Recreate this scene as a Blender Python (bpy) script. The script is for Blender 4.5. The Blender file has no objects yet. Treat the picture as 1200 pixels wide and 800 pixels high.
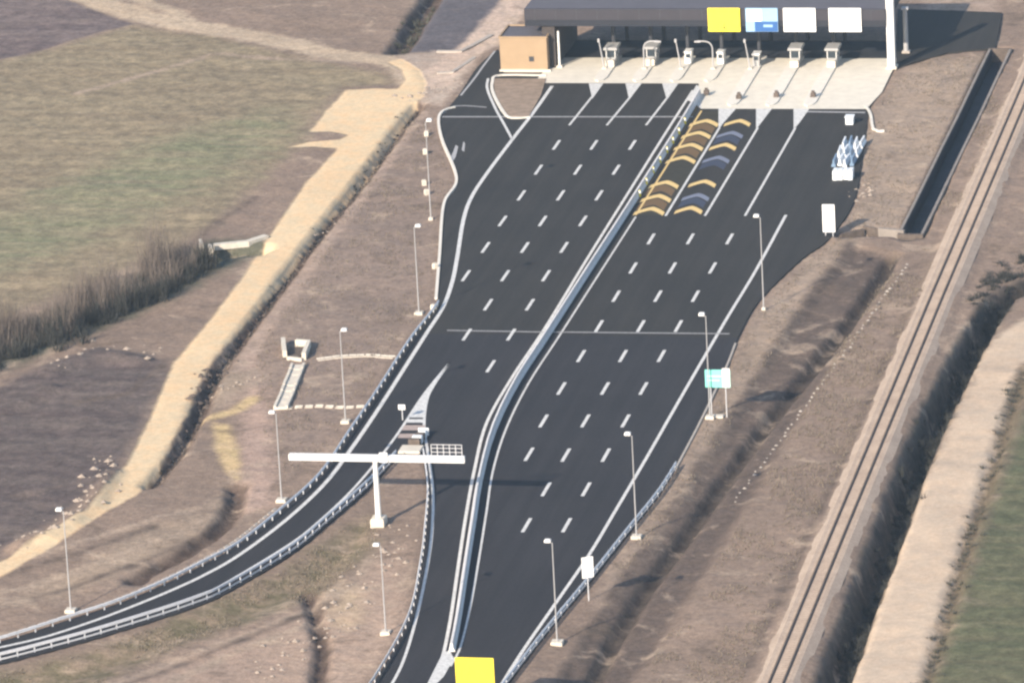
import bpy, bmesh, math, random
import numpy as np
from mathutils import Vector, Matrix

R = math.radians
random.seed(7)
rng = np.random.default_rng(7)
sc = bpy.context.scene
col = sc.collection
PI = math.pi

# ------------------------------------------------------------------ camera
# World frame: X across the toll lanes, Y along the carriageway towards the toll station, Z up, metres.
cam_d = bpy.data.cameras.new('camera')
cam = bpy.data.objects.new('camera', cam_d)
col.objects.link(cam)
cam_d.sensor_width = 36.0
cam_d.lens = 36.0 * 7000.0 / 1200.0
cam_d.clip_start = 5.0
cam_d.clip_end = 20000.0
cam.matrix_world = (Matrix.Translation((144.888, -664.519, 213.14))
                    @ Matrix.Rotation(R(12.3), 4, 'Z')
                    @ Matrix.Rotation(R(90.0 - 17.4), 4, 'X')
                    @ Matrix.Rotation(R(-3.0), 4, 'Z'))
sc.camera = cam
sc.cycles.filter_width = 2.5
sc.cycles.max_bounces = 5
sc.cycles.diffuse_bounces = 3
sc.cycles.glossy_bounces = 2
sc.cycles.volume_bounces = 0

# ------------------------------------------------------------------ sky, sun, exposure
SUN_EL, SUN_AZ = 26.0, 22.8      # shadows fall 22.8 degrees to the right of the road direction
world = bpy.data.worlds.new('World')
sc.world = world
world.use_nodes = True
wn = world.node_tree.nodes
wl = world.node_tree.links
sky = wn.new('ShaderNodeTexSky')
sky.sky_type = 'NISHITA'
sky.sun_disc = False
sky.sun_elevation = R(SUN_EL)
sky.sun_rotation = R(180.0 + SUN_AZ)
sky.air_density = 1.0
sky.dust_density = 1.0
wl.new(sky.outputs[0], wn['Background'].inputs[0])
wn['Background'].inputs[1].default_value = 0.13

sun_d = bpy.data.lights.new('sun', 'SUN')
sun_d.energy = 4.6
sun_d.angle = R(0.6)
sun_d.color = (1.0, 0.875, 0.715)
sun = bpy.data.objects.new('sun', sun_d)
col.objects.link(sun)
trav = Vector((math.sin(R(SUN_AZ)) * math.cos(R(SUN_EL)), math.cos(R(SUN_AZ)) * math.cos(R(SUN_EL)), -math.sin(R(SUN_EL))))
sun.rotation_euler = trav.to_track_quat('-Z', 'Y').to_euler()
sun.location = (-60, -150, 120)

sc.view_settings.view_transform = 'Standard'
sc.view_settings.look = 'None'
sc.view_settings.gamma = 1.0
sc.view_settings.use_curve_mapping = False
sc.view_settings.exposure = 0.82

# ------------------------------------------------------------------ material helpers
def lin(c):
    c = c / 255.0
    return c / 12.92 if c <= 0.04045 else ((c + 0.055) / 1.055) ** 2.4
GAIN = 1.5
def alb(r, g, b, k=1.0):
    return tuple(min(0.8, lin(v) / GAIN * k) for v in (r, g, b)) + (1.0,)

class NT:
    def __init__(self, name):
        self.m = bpy.data.materials.new(name)
        self.m.use_nodes = True
        self.t = self.m.node_tree
        self.b = self.t.nodes['Principled BSDF']
        self.pos = self.n('ShaderNodeNewGeometry').outputs['Position']
    def n(self, k):
        return self.t.nodes.new(k)
    def l(self, a, b):
        self.t.links.new(a, b)
    def put(self, sock, v):
        if hasattr(v, 'is_linked'):
            self.l(v, sock)
        else:
            sock.default_value = v
    def mapping(self, rot=0.0, scale=(1, 1, 1)):
        mp = self.n('ShaderNodeMapping')
        self.l(self.pos, mp.inputs[0])
        mp.inputs['Rotation'].default_value = (0, 0, rot)
        mp.inputs['Scale'].default_value = scale
        return mp.outputs[0]
    def noise(self, scale, detail=4, rough=0.55, vec=None, dist=0.0):
        t = self.n('ShaderNodeTexNoise')
        t.inputs['Scale'].default_value = scale
        t.inputs['Detail'].default_value = detail
        t.inputs['Roughness'].default_value = rough
        t.inputs['Distortion'].default_value = dist
        self.l(vec if vec is not None else self.pos, t.inputs['Vector'])
        return t.outputs['Fac']
    def math(self, op, a, b=0.0, clamp=False):
        m = self.n('ShaderNodeMath')
        m.operation = op
        m.use_clamp = clamp
        self.put(m.inputs[0], a)
        self.put(m.inputs[1], b)
        return m.outputs[0]
    def smooth(self, v, lo, hi, a=0.0, b=1.0):
        m = self.n('ShaderNodeMapRange')
        m.interpolation_type = 'SMOOTHSTEP'
        self.put(m.inputs['Value'], v)
        m.inputs['From Min'].default_value = lo
        m.inputs['From Max'].default_value = hi
        m.inputs['To Min'].default_value = a
        m.inputs['To Max'].default_value = b
        return m.outputs[0]
    def mix(self, fac, a, b, blend='MIX'):
        m = self.n('ShaderNodeMix')
        m.data_type = 'RGBA'
        m.blend_type = blend
        self.put(m.inputs[0], fac)
        self.put(m.inputs[6], a)
        self.put(m.inputs[7], b)
        return m.outputs[2]
    def bump(self, h, strength=0.3, dist=0.1):
        b = self.n('ShaderNodeBump')
        b.inputs['Strength'].default_value = strength
        b.inputs['Distance'].default_value = dist
        self.l(h, b.inputs['Height'])
        self.l(b.outputs[0], self.b.inputs['Normal'])
    def done(self, colour, rough=0.85, spec=0.3, metal=0.0):
        self.put(self.b.inputs['Base Color'], colour)
        self.put(self.b.inputs['Roughness'], rough)
        self.b.inputs['Specular IOR Level'].default_value = spec
        self.b.inputs['Metallic'].default_value = metal
        return self.m

def plain(name, c, rough=0.7, var=0.15, scale=1.5, spec=0.3, metal=0.0):
    t = NT(name)
    n = t.noise(scale, 5, 0.6)
    dark = tuple(v * (1 - var) for v in c[:3]) + (1,)
    lite = tuple(min(0.85, v * (1 + var)) for v in c[:3]) + (1,)
    n2 = t.noise(scale * 9, 3, 0.6)
    f = t.math('ADD', t.math('MULTIPLY', n, 0.65), t.math('MULTIPLY', n2, 0.35))
    return t.done(t.mix(t.smooth(f, 0.3, 0.7), dark, lite), rough, spec, metal)

M = {}
M['concrete'] = plain('concrete', (0.64, 0.59, 0.50, 1), 0.85, 0.10, 0.7)
M['kerb'] = plain('kerb_concrete', (0.66, 0.62, 0.55, 1), 0.85, 0.08, 1.0)
M['gutter'] = plain('gutter_concrete', alb(196, 186, 176), 0.9, 0.16, 0.9)
M['barrier'] = plain('barrier_concrete', (0.62, 0.60, 0.59, 1), 0.85, 0.10, 1.2)
M['plinth'] = plain('plinth_concrete', alb(238, 228, 212), 0.85, 0.10, 1.5)
M['steel'] = plain('galvanised_steel', (0.60, 0.60, 0.62, 1), 0.5, 0.10, 2.0, 0.5, 0.1)
M['white_steel'] = plain('white_steel', (0.72, 0.71, 0.69, 1), 0.5, 0.05, 2.0)
M['mast_steel'] = plain('mast_steel', (0.36, 0.355, 0.36, 1), 0.5, 0.05, 2.0)
M['dark_steel'] = plain('dark_steel', (0.05, 0.052, 0.06, 1), 0.5, 0.2, 2.0)
M['dark_wall'] = plain('dark_cladding', (0.055, 0.045, 0.042, 1), 0.6, 0.15, 1.0)
M['fascia'] = plain('fascia_cladding', (0.040, 0.037, 0.046, 1), 0.6, 0.10, 0.5)
M['fascia_band'] = plain('fascia_lower_band', (0.019, 0.021, 0.030, 1), 0.6, 0.10, 0.5)
M['roof'] = plain('roof_sheet', (0.10, 0.092, 0.105, 1), 0.7, 0.10, 0.3)
M['soffit'] = plain('soffit_panel', (0.10, 0.105, 0.13, 1), 0.7, 0.1, 0.5)
M['cream'] = plain('cream_render', alb(186, 160, 130), 0.9, 0.06, 0.6)
M['white_sign'] = plain('white_sign_face', (0.8, 0.8, 0.8, 1), 0.45, 0.03, 1.0)
M['yellow_sign'] = plain('yellow_sign_face', (0.80, 0.66, 0.05, 1), 0.45, 0.05, 1.0)
M['blue_sign'] = plain('blue_sign_face', (0.035, 0.11, 0.30, 1), 0.45, 0.05, 1.0)
M['pale_blue_sign'] = plain('pale_blue_sign_face', (0.27, 0.42, 0.60, 1), 0.45, 0.05, 1.0)
M['teal_sign'] = plain('teal_sign_face', (0.22, 0.62, 0.55, 1), 0.45, 0.05, 1.0)
M['grey_mark'] = plain('grey_sign_print', (0.30, 0.31, 0.33, 1), 0.5, 0.05, 1.0)
M['green_mark'] = plain('green_sign_print', (0.16, 0.20, 0.03, 1), 0.5, 0.05, 1.0)
M['glass'] = plain('booth_glass', (0.03, 0.04, 0.05, 1), 0.15, 0.05, 1.0, 0.5)
M['booth'] = plain('booth_panel', (0.34, 0.335, 0.33, 1), 0.55, 0.06, 1.0)
M['rust_ballast'] = plain('rust_stained_ballast', alb(134, 116, 104), 0.95, 0.2, 1.5)
M['rust'] = plain('rail_steel', (0.10, 0.075, 0.06, 1), 0.6, 0.25, 1.0, 0.4)
M['sleeper'] = plain('sleeper_concrete', alb(170, 156, 142), 0.9, 0.15, 1.0)
M['blue_plastic'] = plain('blue_plastic', (0.17, 0.25, 0.36, 1), 0.45, 0.08, 2.0)
M['white_plastic'] = plain('white_plastic', (0.72, 0.75, 0.78, 1), 0.45, 0.06, 2.0)
M['red'] = plain('red_reflector', (0.45, 0.06, 0.05, 1), 0.5, 0.1, 2.0)
M['stone'] = plain('pale_stone', alb(182, 166, 152), 0.95, 0.25, 1.2)
M['dark_stone'] = plain('dark_stone', alb(112, 100, 92), 0.95, 0.30, 1.2)
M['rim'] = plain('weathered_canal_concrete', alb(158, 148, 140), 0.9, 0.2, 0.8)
M['lining'] = plain('dark_canal_inside', (0.022, 0.025, 0.034, 1), 0.7, 0.3, 0.8)  # near-black canal inside, much darker than the rim concrete
M['twig'] = plain('bare_twig', (0.165, 0.135, 0.115, 1), 0.95, 0.3, 0.4)
M['scrub'] = plain('dark_scrub', (0.075, 0.072, 0.055, 1), 0.95, 0.35, 0.8)
M['shade_scrub'] = plain('dark_ditch_scrub', (0.040, 0.040, 0.036, 1), 0.95, 0.35, 0.8)  # darker scrub copy; shade of ditches and thicket base is in its colour
M['straw'] = plain('dry_grass', (0.22, 0.18, 0.135, 1), 0.95, 0.3, 0.6)

def paint(name, c, wear=0.35):
    t = NT(name)
    n = t.noise(2.2, 5, 0.65)
    n2 = t.noise(14.0, 3, 0.6)
    f = t.math('ADD', t.math('MULTIPLY', n, 0.6), t.math('MULTIPLY', n2, 0.4))
    worn = tuple(v * (1 - wear) + 0.06 * wear for v in c[:3]) + (1,)
    return t.done(t.mix(t.smooth(f, 0.36, 0.62), worn, c), 0.7, 0.3)
M['paint'] = paint('white_paint', (0.68, 0.67, 0.65, 1), 0.42)
M['old_paint'] = paint('faded_white_paint', (0.42, 0.41, 0.41, 1), 0.35)
M['yellow_paint'] = paint('cream_yellow_paint', (0.74, 0.53, 0.22, 1), 0.25)
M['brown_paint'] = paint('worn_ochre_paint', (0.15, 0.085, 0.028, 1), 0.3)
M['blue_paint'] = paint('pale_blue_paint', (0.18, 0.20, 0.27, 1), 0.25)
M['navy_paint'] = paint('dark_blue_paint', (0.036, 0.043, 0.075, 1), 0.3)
M['pink_paint'] = paint('pinkish_worn_paint', (0.42, 0.33, 0.29, 1), 0.35)

def asphalt():
    t = NT('asphalt')
    sep = t.n('ShaderNodeSeparateXYZ')
    t.l(t.pos, sep.inputs[0])
    newer = t.smooth(sep.outputs['Y'], 2.2, 2.7, 1.0, 0.0)
    base = t.mix(newer, (0.030, 0.0283, 0.0275, 1), (0.0262, 0.0255, 0.0295, 1))
    streak = t.noise(0.7, 3, 0.6, t.mapping(0, (1.0, 0.03, 1.0)))
    patch = t.noise(0.07, 4, 0.6)
    grain = t.noise(2.4, 4, 0.75)
    f = t.math('ADD', t.math('ADD', t.math('MULTIPLY', streak, 0.45), t.math('MULTIPLY', patch, 0.35)), t.math('MULTIPLY', grain, 0.50))
    c = t.mix(t.smooth(f, 0.46, 0.84), t.mix(1.0, base, (0.76, 0.76, 0.78, 1), 'MULTIPLY'), t.mix(1.0, base, (1.30, 1.27, 1.22, 1), 'MULTIPLY'))
    t.bump(grain, 0.25, 0.02)
    return t.done(c, 0.92, 0.2)
M['asphalt'] = asphalt()

# ------------------------------------------------------------------ mesh helpers
def obj(name, verts, faces, mat, parent=None, smooth=False):
    me = bpy.data.meshes.new(name)
    me.from_pydata([tuple(v) for v in verts], [], faces)
    me.validate()
    me.update()
    if mat is not None:
        me.materials.append(M[mat] if isinstance(mat, str) else mat)
    if smooth:
        for p in me.polygons:
            p.use_smooth = True
    o = bpy.data.objects.new(name, me)
    col.objects.link(o)
    if parent is not None:
        o.parent = parent
    return o

def place(src, loc, rz=0.0, parent=None, scale=None):
    c = src.copy()
    col.objects.link(c)
    c.location = loc
    c.rotation_euler = (0, 0, rz)
    if scale is not None:
        c.scale = scale
    c.parent = parent
    return c

def empty(name, loc=(0, 0, 0), rz=0.0):
    e = bpy.data.objects.new(name, None)
    e.empty_display_size = 0.5
    e.location = loc
    e.rotation_euler = (0, 0, rz)
    col.objects.link(e)
    return e

def tag(o, label, cat, group=None):
    o['label'] = label
    o['category'] = cat
    if group:
        o['group'] = group
    return o

def struct(o):
    o['kind'] = 'structure'
    return o

class MB:
    def __init__(self):
        self.v = []
        self.f = []
    def box(self, x0, x1, y0, y1, z0, z1):
        i = len(self.v)
        self.v += [(x0, y0, z0), (x1, y0, z0), (x1, y1, z0), (x0, y1, z0), (x0, y0, z1), (x1, y0, z1), (x1, y1, z1), (x0, y1, z1)]
        self.f += [(i, i+3, i+2, i+1), (i+4, i+5, i+6, i+7), (i, i+1, i+5, i+4), (i+1, i+2, i+6, i+5), (i+2, i+3, i+7, i+6), (i+3, i, i+4, i+7)]
        return self
    def chamfer_box(self, x0, x1, y0, y1, z0, z1, c):
        i = len(self.v)
        for z, k in ((z0, 0), (z1 - c, 0), (z1, c)):
            self.v += [(x0 + k, y0 + k, z), (x1 - k, y0 + k, z), (x1 - k, y1 - k, z), (x0 + k, y1 - k, z)]
        self.f.append((i+3, i+2, i+1, i))
        for q in (0, 4):
            for s in range(4):
                self.f.append((i+q+s, i+q+(s+1) % 4, i+q+4+(s+1) % 4, i+q+4+s))
        self.f.append((i+8, i+9, i+10, i+11))
        return self
    def bar(self, p0, p1, r0, r1=None, n=6):
        r1 = r0 if r1 is None else r1
        p0 = Vector(p0); p1 = Vector(p1)
        d = (p1 - p0).normalized()
        a = d.orthogonal().normalized()
        b = d.cross(a)
        i = len(self.v)
        for p, r in ((p0, r0), (p1, r1)):
            for k in range(n):
                t = 2 * PI * k / n
                self.v.append(tuple(p + a * (r * math.cos(t)) + b * (r * math.sin(t))))
        for k in range(n):
            self.f.append((i+k, i+(k+1) % n, i+n+(k+1) % n, i+n+k))
        self.f.append(tuple(i+k for k in range(n))[::-1])
        self.f.append(tuple(i+n+k for k in range(n)))
        return self
    def tube(self, pts, r, n=6):
        for a, b in zip(pts[:-1], pts[1:]):
            self.bar(a, b, r, r, n)
        return self
    def prism(self, poly, z0, z1, bottom=False):
        n = len(poly)
        area = sum(poly[k][0] * poly[(k+1) % n][1] - poly[(k+1) % n][0] * poly[k][1] for k in range(n))
        if area < 0:
            poly = poly[::-1]
        i = len(self.v)
        self.v += [(p[0], p[1], z1) for p in poly] + [(p[0], p[1], z0) for p in poly]
        self.f.append(tuple(range(i, i+n)))
        for k in range(n):
            self.f.append((i+n+k, i+n+(k+1) % n, i+(k+1) % n, i+k))
        if bottom:
            self.f.append(tuple(range(i+2*n-1, i+n-1, -1)))
        return self
    def sweep(self, pts, prof, closed=True):
        # prof: list of (offset to the left of travel, z); pts: list of (x, y)
        m = len(prof)
        i = len(self.v)
        ns = normals(pts)
        for p, n in zip(pts, ns):
            for o, z in prof:
                self.v.append((p[0] + n[0] * o, p[1] + n[1] * o, z))
        for k in range(len(pts) - 1):
            for s in range(m if closed else m - 1):
                a = i + k*m + s
                b = i + k*m + (s+1) % m
                self.f.append((a, a+m, b+m, b))
        if closed:
            self.f.append(tuple(i + s for s in range(m)))
            self.f.append(tuple(i + (len(pts)-1)*m + s for s in range(m))[::-1])
        return self
    def build(self, name, mat, parent=None, smooth=False, tri=False):
        o = obj(name, self.v, self.f, mat, parent, smooth)
        bm = bmesh.new()
        bm.from_mesh(o.data)
        if tri:
            bmesh.ops.triangulate(bm, faces=[f for f in bm.faces if len(f.verts) > 4])
        bmesh.ops.recalc_face_normals(bm, faces=bm.faces)
        bm.to_mesh(o.data)
        bm.free()
        return o

def normals(pts):
    out = []
    for k in range(len(pts)):
        a = Vector(pts[max(0, k-1)][:2]); b = Vector(pts[min(len(pts)-1, k+1)][:2])
        d = (b - a)
        d = d.normalized() if d.length > 1e-9 else Vector((0, 1))
        out.append((-d.y, d.x))
    return out

def smooth_line(pts, step=1.5):
    P = [Vector(p) for p in pts]
    P = [P[0] * 2 - P[1]] + P + [P[-1] * 2 - P[-2]]
    out = []
    for k in range(1, len(P) - 2):
        p0, p1, p2, p3 = P[k-1], P[k], P[k+1], P[k+2]
        n = max(2, int((p2 - p1).length / 0.5))
        # centripetal-like blend of Catmull-Rom, damped
        for j in range(n):
            t = j / n
            a = 0.5 * ((2*p1) + (p2 - p0) * t + (2*p0 - 5*p1 + 4*p2 - p3) * t*t + (3*p1 - p0 - 3*p2 + p3) * t**3)
            out.append(a)
    out.append(P[-2])
    # resample
    res = [out[0]]
    acc = 0.0
    for a, b in zip(out[:-1], out[1:]):
        acc += (b - a).length
        if acc >= step:
            res.append(b)
            acc = 0.0
    if (res[-1] - out[-1]).length > step * 0.3:
        res.append(out[-1])
    else:
        res[-1] = out[-1]
    return [(p.x, p.y) for p in res]

def straight(pts, step):
    out = []
    for a, b in zip(pts[:-1], pts[1:]):
        a = Vector(a); b = Vector(b)
        n = max(1, int((b - a).length / step))
        for j in range(n):
            p = a.lerp(b, j / n)
            out.append((p.x, p.y))
    out.append(tuple(pts[-1]))
    return out

def along(pts, step, start=0.0):
    # (x, y, heading) every step metres
    out = []
    need = start
    for a, b in zip(pts[:-1], pts[1:]):
        a = Vector(a); b = Vector(b)
        L = (b - a).length
        h = math.atan2(b.y - a.y, b.x - a.x)
        while need <= L:
            p = a.lerp(b, need / L)
            out.append((p.x, p.y, h))
            need += step
        need -= L
    return out

def ribbon(name, pts, w, z, mat, parent=None):
    ns = normals(pts)
    v, f = [], []
    for k, (p, n) in enumerate(zip(pts, ns)):
        ww = w[k] if isinstance(w, (list, tuple)) else w
        v += [(p[0] + n[0]*ww/2, p[1] + n[1]*ww/2, z), (p[0] - n[0]*ww/2, p[1] - n[1]*ww/2, z)]
    for k in range(len(pts) - 1):
        f.append((2*k, 2*k+1, 2*k+3, 2*k+2))
    return obj(name, v, f, mat, parent)

def sheet(name, poly, z, mat, parent=None, thick=0.0):
    b = MB()
    if thick:
        b.prism(poly, z - thick, z)
    else:
        n = len(poly)
        b.v = [(p[0], p[1], z) for p in poly]
        b.f = [tuple(range(n))]
    o = b.build(name, mat, parent, tri=True)
    me = o.data
    if not thick and sum(p.normal.z for p in me.polygons) < 0:
        me.flip_normals()
    return o

# ------------------------------------------------------------------ layout (metres, measured on the ground plane)
L_EDGE = [(-29.32, 135.01), (-30.23, 125.72), (-29.83, 112.15), (-29.60, 98.13), (-26.99, 87.53), (-20.96, 68.36), (-20.32, 57.28), (-16.05, 34.63), (-12.61, 16.01), (-12.38, 9.05), (-12.54, -1.86), (-12.18, -20.21), (-12.08, -34.94), (-12.09, -50.30), (-13.66, -62.55), (-15.64, -73.33), (-17.71, -79.48), (-20.53, -86.11), (-24.02, -92.41), (-27.81, -97.34), (-33.43, -104.37), (-42.45, -111.27), (-56.81, -118.18), (-74.78, -124.80)]
RAMP_IN = [(-72.21, -131.83), (-54.43, -125.33), (-40.52, -117.57), (-31.57, -110.80), (-27.61, -107.03), (-23.67, -102.98), (-18.41, -96.75), (-15.18, -92.39), (-13.28, -88.85), (-9.04, -76.24), (-7.23, -66.15), (-5.43, -54.62), (-4.74, -45.47), (-4.23, -37.92)]
NOSE = [(-2.82, -38.45)]
L_CARR = [(-0.82, -45.86), (1.35, -54.55), (3.80, -67.21), (5.68, -78.09), (8.09, -95.07), (8.55, -112.55), (8.02, -125.71), (5.37, -150.63), (0.49, -179.87)]
R_EDGE = [(18.23, -193.65), (20.18, -149.50), (21.93, -119.56), (23.45, -98.42), (25.03, -83.08), (26.49, -65.92), (27.58, -50.82), (27.73, -29.31), (27.38, -9.41), (26.96, 0.44), (26.83, 12.64), (27.52, 21.36), (29.62, 35.04), (31.60, 43.20), (32.45, 59.53), (30.82, 78.48), (27.96, 104.76)]
FRONT = [(28.5, 118.0), (28.5, 140.0), (-20.5, 140.0), (-20.5, 122.5)]
FARM = [(-19.79, 122.19), (-25.84, 122.12), (-27.82, 129.44)]
plaza_poly = smooth_line(L_EDGE, 2.0) + smooth_line(RAMP_IN, 2.0) + [NOSE[0]] + smooth_line(L_CARR, 2.0) + smooth_line(R_EDGE, 2.0) + FRONT + FARM

TRACK = [(-46.57, 91.79), (-46.69, 103.04), (-46.49, 113.69), (-42.46, 114.65), (-39.22, 114.25), (-39.34, 119.21), (-41.03, 124.67), (-44.05, 128.33), (-42.24, 130.20), (-38.34, 124.70), (-35.79, 117.45), (-34.73, 110.30), (-34.92, 106.76), (-35.02, 100.63), (-34.24, 72.88), (-34.86, 48.34), (-34.54, 25.94), (-34.55, 8.18), (-34.90, -7.49), (-34.36, -15.39), (-32.92, -27.53), (-32.20, -36.24), (-31.17, -48.33), (-31.21, -57.17), (-33.40, -63.65), (-36.08, -75.07), (-39.14, -84.55), (-46.35, -98.52), (-47.93, -93.37), (-40.53, -79.74), (-37.24, -70.95), (-35.18, -64.32), (-35.00, -55.92), (-35.14, -46.14), (-36.35, -33.97), (-38.01, -19.78), (-39.30, -10.01), (-39.17, 5.23), (-39.38, 24.68), (-40.11, 37.56), (-40.51, 47.02), (-41.34, 68.65), (-40.82, 83.88), (-44.41, 84.64), (-48.06, 84.14), (-45.37, 86.72), (-41.44, 88.07), (-40.85, 90.63), (-43.85, 91.85)]
TRACK_UP = [(-37.64, 119.23), (-40.94, 126.51), (-44.61, 129.71), (-48.62, 131.07), (-54.23, 133.82), (-61.93, 139.91), (-69.29, 144.17), (-78.15, 148.97), (-85.84, 153.85), (-96.04, 162.81), (-104.88, 170.96), (-127.77, 194.28)]
TRACK_UP2 = [(-77.38, 148.49), (-81.85, 155.85), (-88.86, 162.83), (-97.50, 173.03)]
PINK_ROAD = [(-35.09, 117.01), (-34.92, 124.74), (-34.03, 132.16), (-32.39, 139.69), (-32.38, 151.21), (-32.02, 160.05), (-32.38, 170.06), (-32.82, 188.64)]
PLOUGH = [(-160.90, 194.40), (-100.91, 163.81), (-92.84, 155.80), (-86.47, 149.41), (-91.67, 142.06), (-96.18, 135.30), (-100.90, 129.56), (-126.79, 91.95)]
FIELD = [(-133.17, 74.67), (-100.63, 128.62), (-95.91, 134.35), (-86.21, 148.43), (-72.85, 143.18), (-60.45, 133.76), (-50.03, 126.40), (-42.72, 122.36), (-40.49, 117.84), (-47.17, 115.03), (-47.53, 99.97), (-46.64, 87.12), (-47.74, 66.47), (-48.85, 47.93), (-52.99, 33.41), (-61.24, 14.90), (-66.89, 4.13), (-92.24, -42.93)]
GREEN1 = [(-80.76, 43.88), (-73.09, 69.89), (-65.13, 88.86), (-54.56, 104.23), (-48.56, 89.20), (-53.49, 66.32), (-59.08, 52.28), (-66.29, 32.97), (-74.22, 21.63)]
GREY_YARD = [(-45.68, 168.01), (-44.76, 159.00), (-44.15, 143.41), (-43.56, 133.93), (-34.42, 134.02), (-33.23, 140.16), (-33.46, 152.18), (-34.91, 168.04)]
PLOUGH2 = [(-76.12, -60.19), (-62.36, -25.73), (-58.03, -19.06), (-54.10, -10.65), (-49.63, -3.74), (-40.97, -8.42), (-38.91, -12.31), (-37.79, -24.58), (-35.94, -40.11), (-35.53, -52.12), (-38.25, -67.34), (-41.63, -75.94), (-47.25, -89.35), (-57.62, -115.77)]
STREAM = [(-77.98, -42.22), (-67.94, -21.13), (-61.62, -6.61), (-57.85, 2.76), (-53.79, 11.64), (-49.66, 20.70), (-47.27, 30.63), (-44.68, 36.66), (-40.67, 37.54)]
TRACK_DITCH = [(-34.49, 105.88), (-34.59, 95.45), (-34.17, 70.04), (-34.17, 46.83), (-34.00, 25.96), (-33.69, 6.83), (-33.48, -8.10), (-32.91, -16.63), (-31.59, -28.73), (-30.39, -42.88), (-30.57, -53.63)]
PALE_STRIP = [(-33.45, 103.27), (-33.28, 89.51), (-32.74, 67.25), (-32.36, 43.84), (-31.89, 21.70), (-31.63, 2.78), (-30.00, -14.54), (-29.46, -24.20)]
PINK_TRACT = [(-31.18, -4.66), (-27.12, -14.41), (-21.73, -33.25), (-16.80, -51.13), (-15.11, -59.77), (-17.48, -62.76), (-21.28, -51.37), (-25.12, -33.42), (-28.79, -17.74)]
PALE_PATCH = [(-35.32, -91.27), (-31.46, -81.38), (-27.78, -70.13), (-22.55, -61.90), (-21.34, -56.64), (-22.25, -51.42), (-21.57, -50.20), (-19.35, -64.57), (-22.28, -76.47), (-27.35, -85.99), (-31.62, -91.04)]
BANK_PATCH = [(-34.94, -14.76), (-28.74, -11.20), (-27.57, -17.69), (-29.46, -24.20), (-30.76, -25.53)]
YELLOW_PATCH = [(-28.94, -31.11), (-26.98, -31.64), (-24.59, -38.02), (-22.14, -45.47), (-21.08, -51.36), (-23.03, -49.09), (-25.29, -43.22), (-27.40, -37.24)]
SPUR = [(-30.91, -30.58), (-28.96, -28.60), (-27.41, -26.64), (-26.47, -22.14)]
SMALL_DITCH = [(-20.60, -53.68), (-19.56, -58.28), (-19.01, -62.85), (-19.14, -68.51), (-20.84, -75.01), (-22.33, -79.21), (-24.03, -84.99)]
VERGE_L = [(-30.10, 93.83), (-34.16, 103.26), (-33.75, 91.62), (-33.11, 62.85), (-31.69, 23.15), (-30.35, -4.62), (-24.84, -27.15), (-16.03, -51.09), (-13.67, -43.53), (-13.19, -20.25), (-13.45, -0.55), (-12.38, 11.47), (-16.59, 34.61), (-21.10, 57.26), (-21.76, 68.34)]
RAMP_GRASS = [(-30.80, -113.47), (-22.16, -105.16), (-14.51, -92.08), (-8.81, -81.11), (-4.89, -65.46), (-2.81, -61.95), (-0.33, -72.99), (-2.84, -86.63), (-8.03, -95.83), (-15.03, -104.44), (-18.95, -113.66), (-22.65, -123.12), (-31.81, -128.51), (-37.79, -120.56)]
SANDY_CORE = [(-2.84, -86.63), (-1.73, -83.37), (0.65, -84.82), (2.66, -92.05), (2.43, -98.25), (0.64, -96.83)]
SANDY_BAND = [(-21.99, -125.46), (-16.42, -113.00), (-10.92, -102.66), (-5.56, -94.64), (-1.32, -89.17), (0.88, -78.37), (2.46, -72.83), (7.45, -93.82), (7.74, -108.93), (6.95, -121.07), (1.10, -133.14)]
CORE_DITCH = [(-4.85, -86.75), (-1.94, -94.42), (1.13, -104.40), (2.87, -114.15), (4.04, -123.64)]
R_TAN = [(28.49, 102.62), (29.97, 125.54), (33.86, 131.96), (40.76, 133.86), (40.34, 82.76), (40.24, 47.57), (34.54, 45.15), (33.20, 25.46), (32.23, 4.68), (31.32, -15.03), (30.99, -42.73), (30.16, -60.12), (28.46, -76.74), (27.25, -90.00), (26.63, -76.85), (27.83, -52.26), (28.45, -27.74), (27.67, -3.84), (27.64, 14.05), (30.11, 31.80), (32.88, 45.48), (32.83, 60.70), (31.04, 78.49)]
R_DARK = [(39.66, 39.40), (34.97, 42.19), (32.95, 20.16), (31.76, -2.01), (31.35, -21.37), (30.76, -44.22), (29.81, -63.50), (28.51, -82.07), (27.37, -100.18), (26.75, -119.70), (26.55, -135.83), (34.88, -135.23), (34.87, -111.98), (36.19, -89.44), (37.14, -68.08), (38.16, -42.37), (39.26, -14.68), (40.43, 11.79), (41.72, 32.19)]
R_DITCH = [(40.50, 37.96), (39.78, 23.57), (38.56, 6.96), (36.69, -10.94), (35.10, -26.18), (33.58, -46.72), (32.25, -66.70), (31.04, -80.86), (30.35, -97.98), (30.55, -112.27), (30.28, -133.31)]
RAIL = [(47.58, 266.79), (48.15, 111.59), (48.34, 72.48), (48.56, 20.38), (48.92, -26.75), (49.23, -68.47), (49.59, -106.14), (49.85, -139.44), (49.94, -177.71)]
R_LIGHT_STRIP = [(46.99, 111.57), (47.22, 63.81), (47.51, 12.75), (47.84, -32.91), (48.26, -74.22), (48.69, -112.49), (49.14, -145.15)]
DARK_DITCH = [(67.34, 48.40), (61.86, 30.73), (57.95, 24.93), (56.15, 19.27), (55.17, 7.28), (54.63, -7.58), (54.27, -21.55), (54.09, -36.20), (54.29, -51.70), (54.53, -68.17), (54.77, -85.18), (55.02, -100.38), (55.33, -115.36), (55.94, -140.30)]
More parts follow.
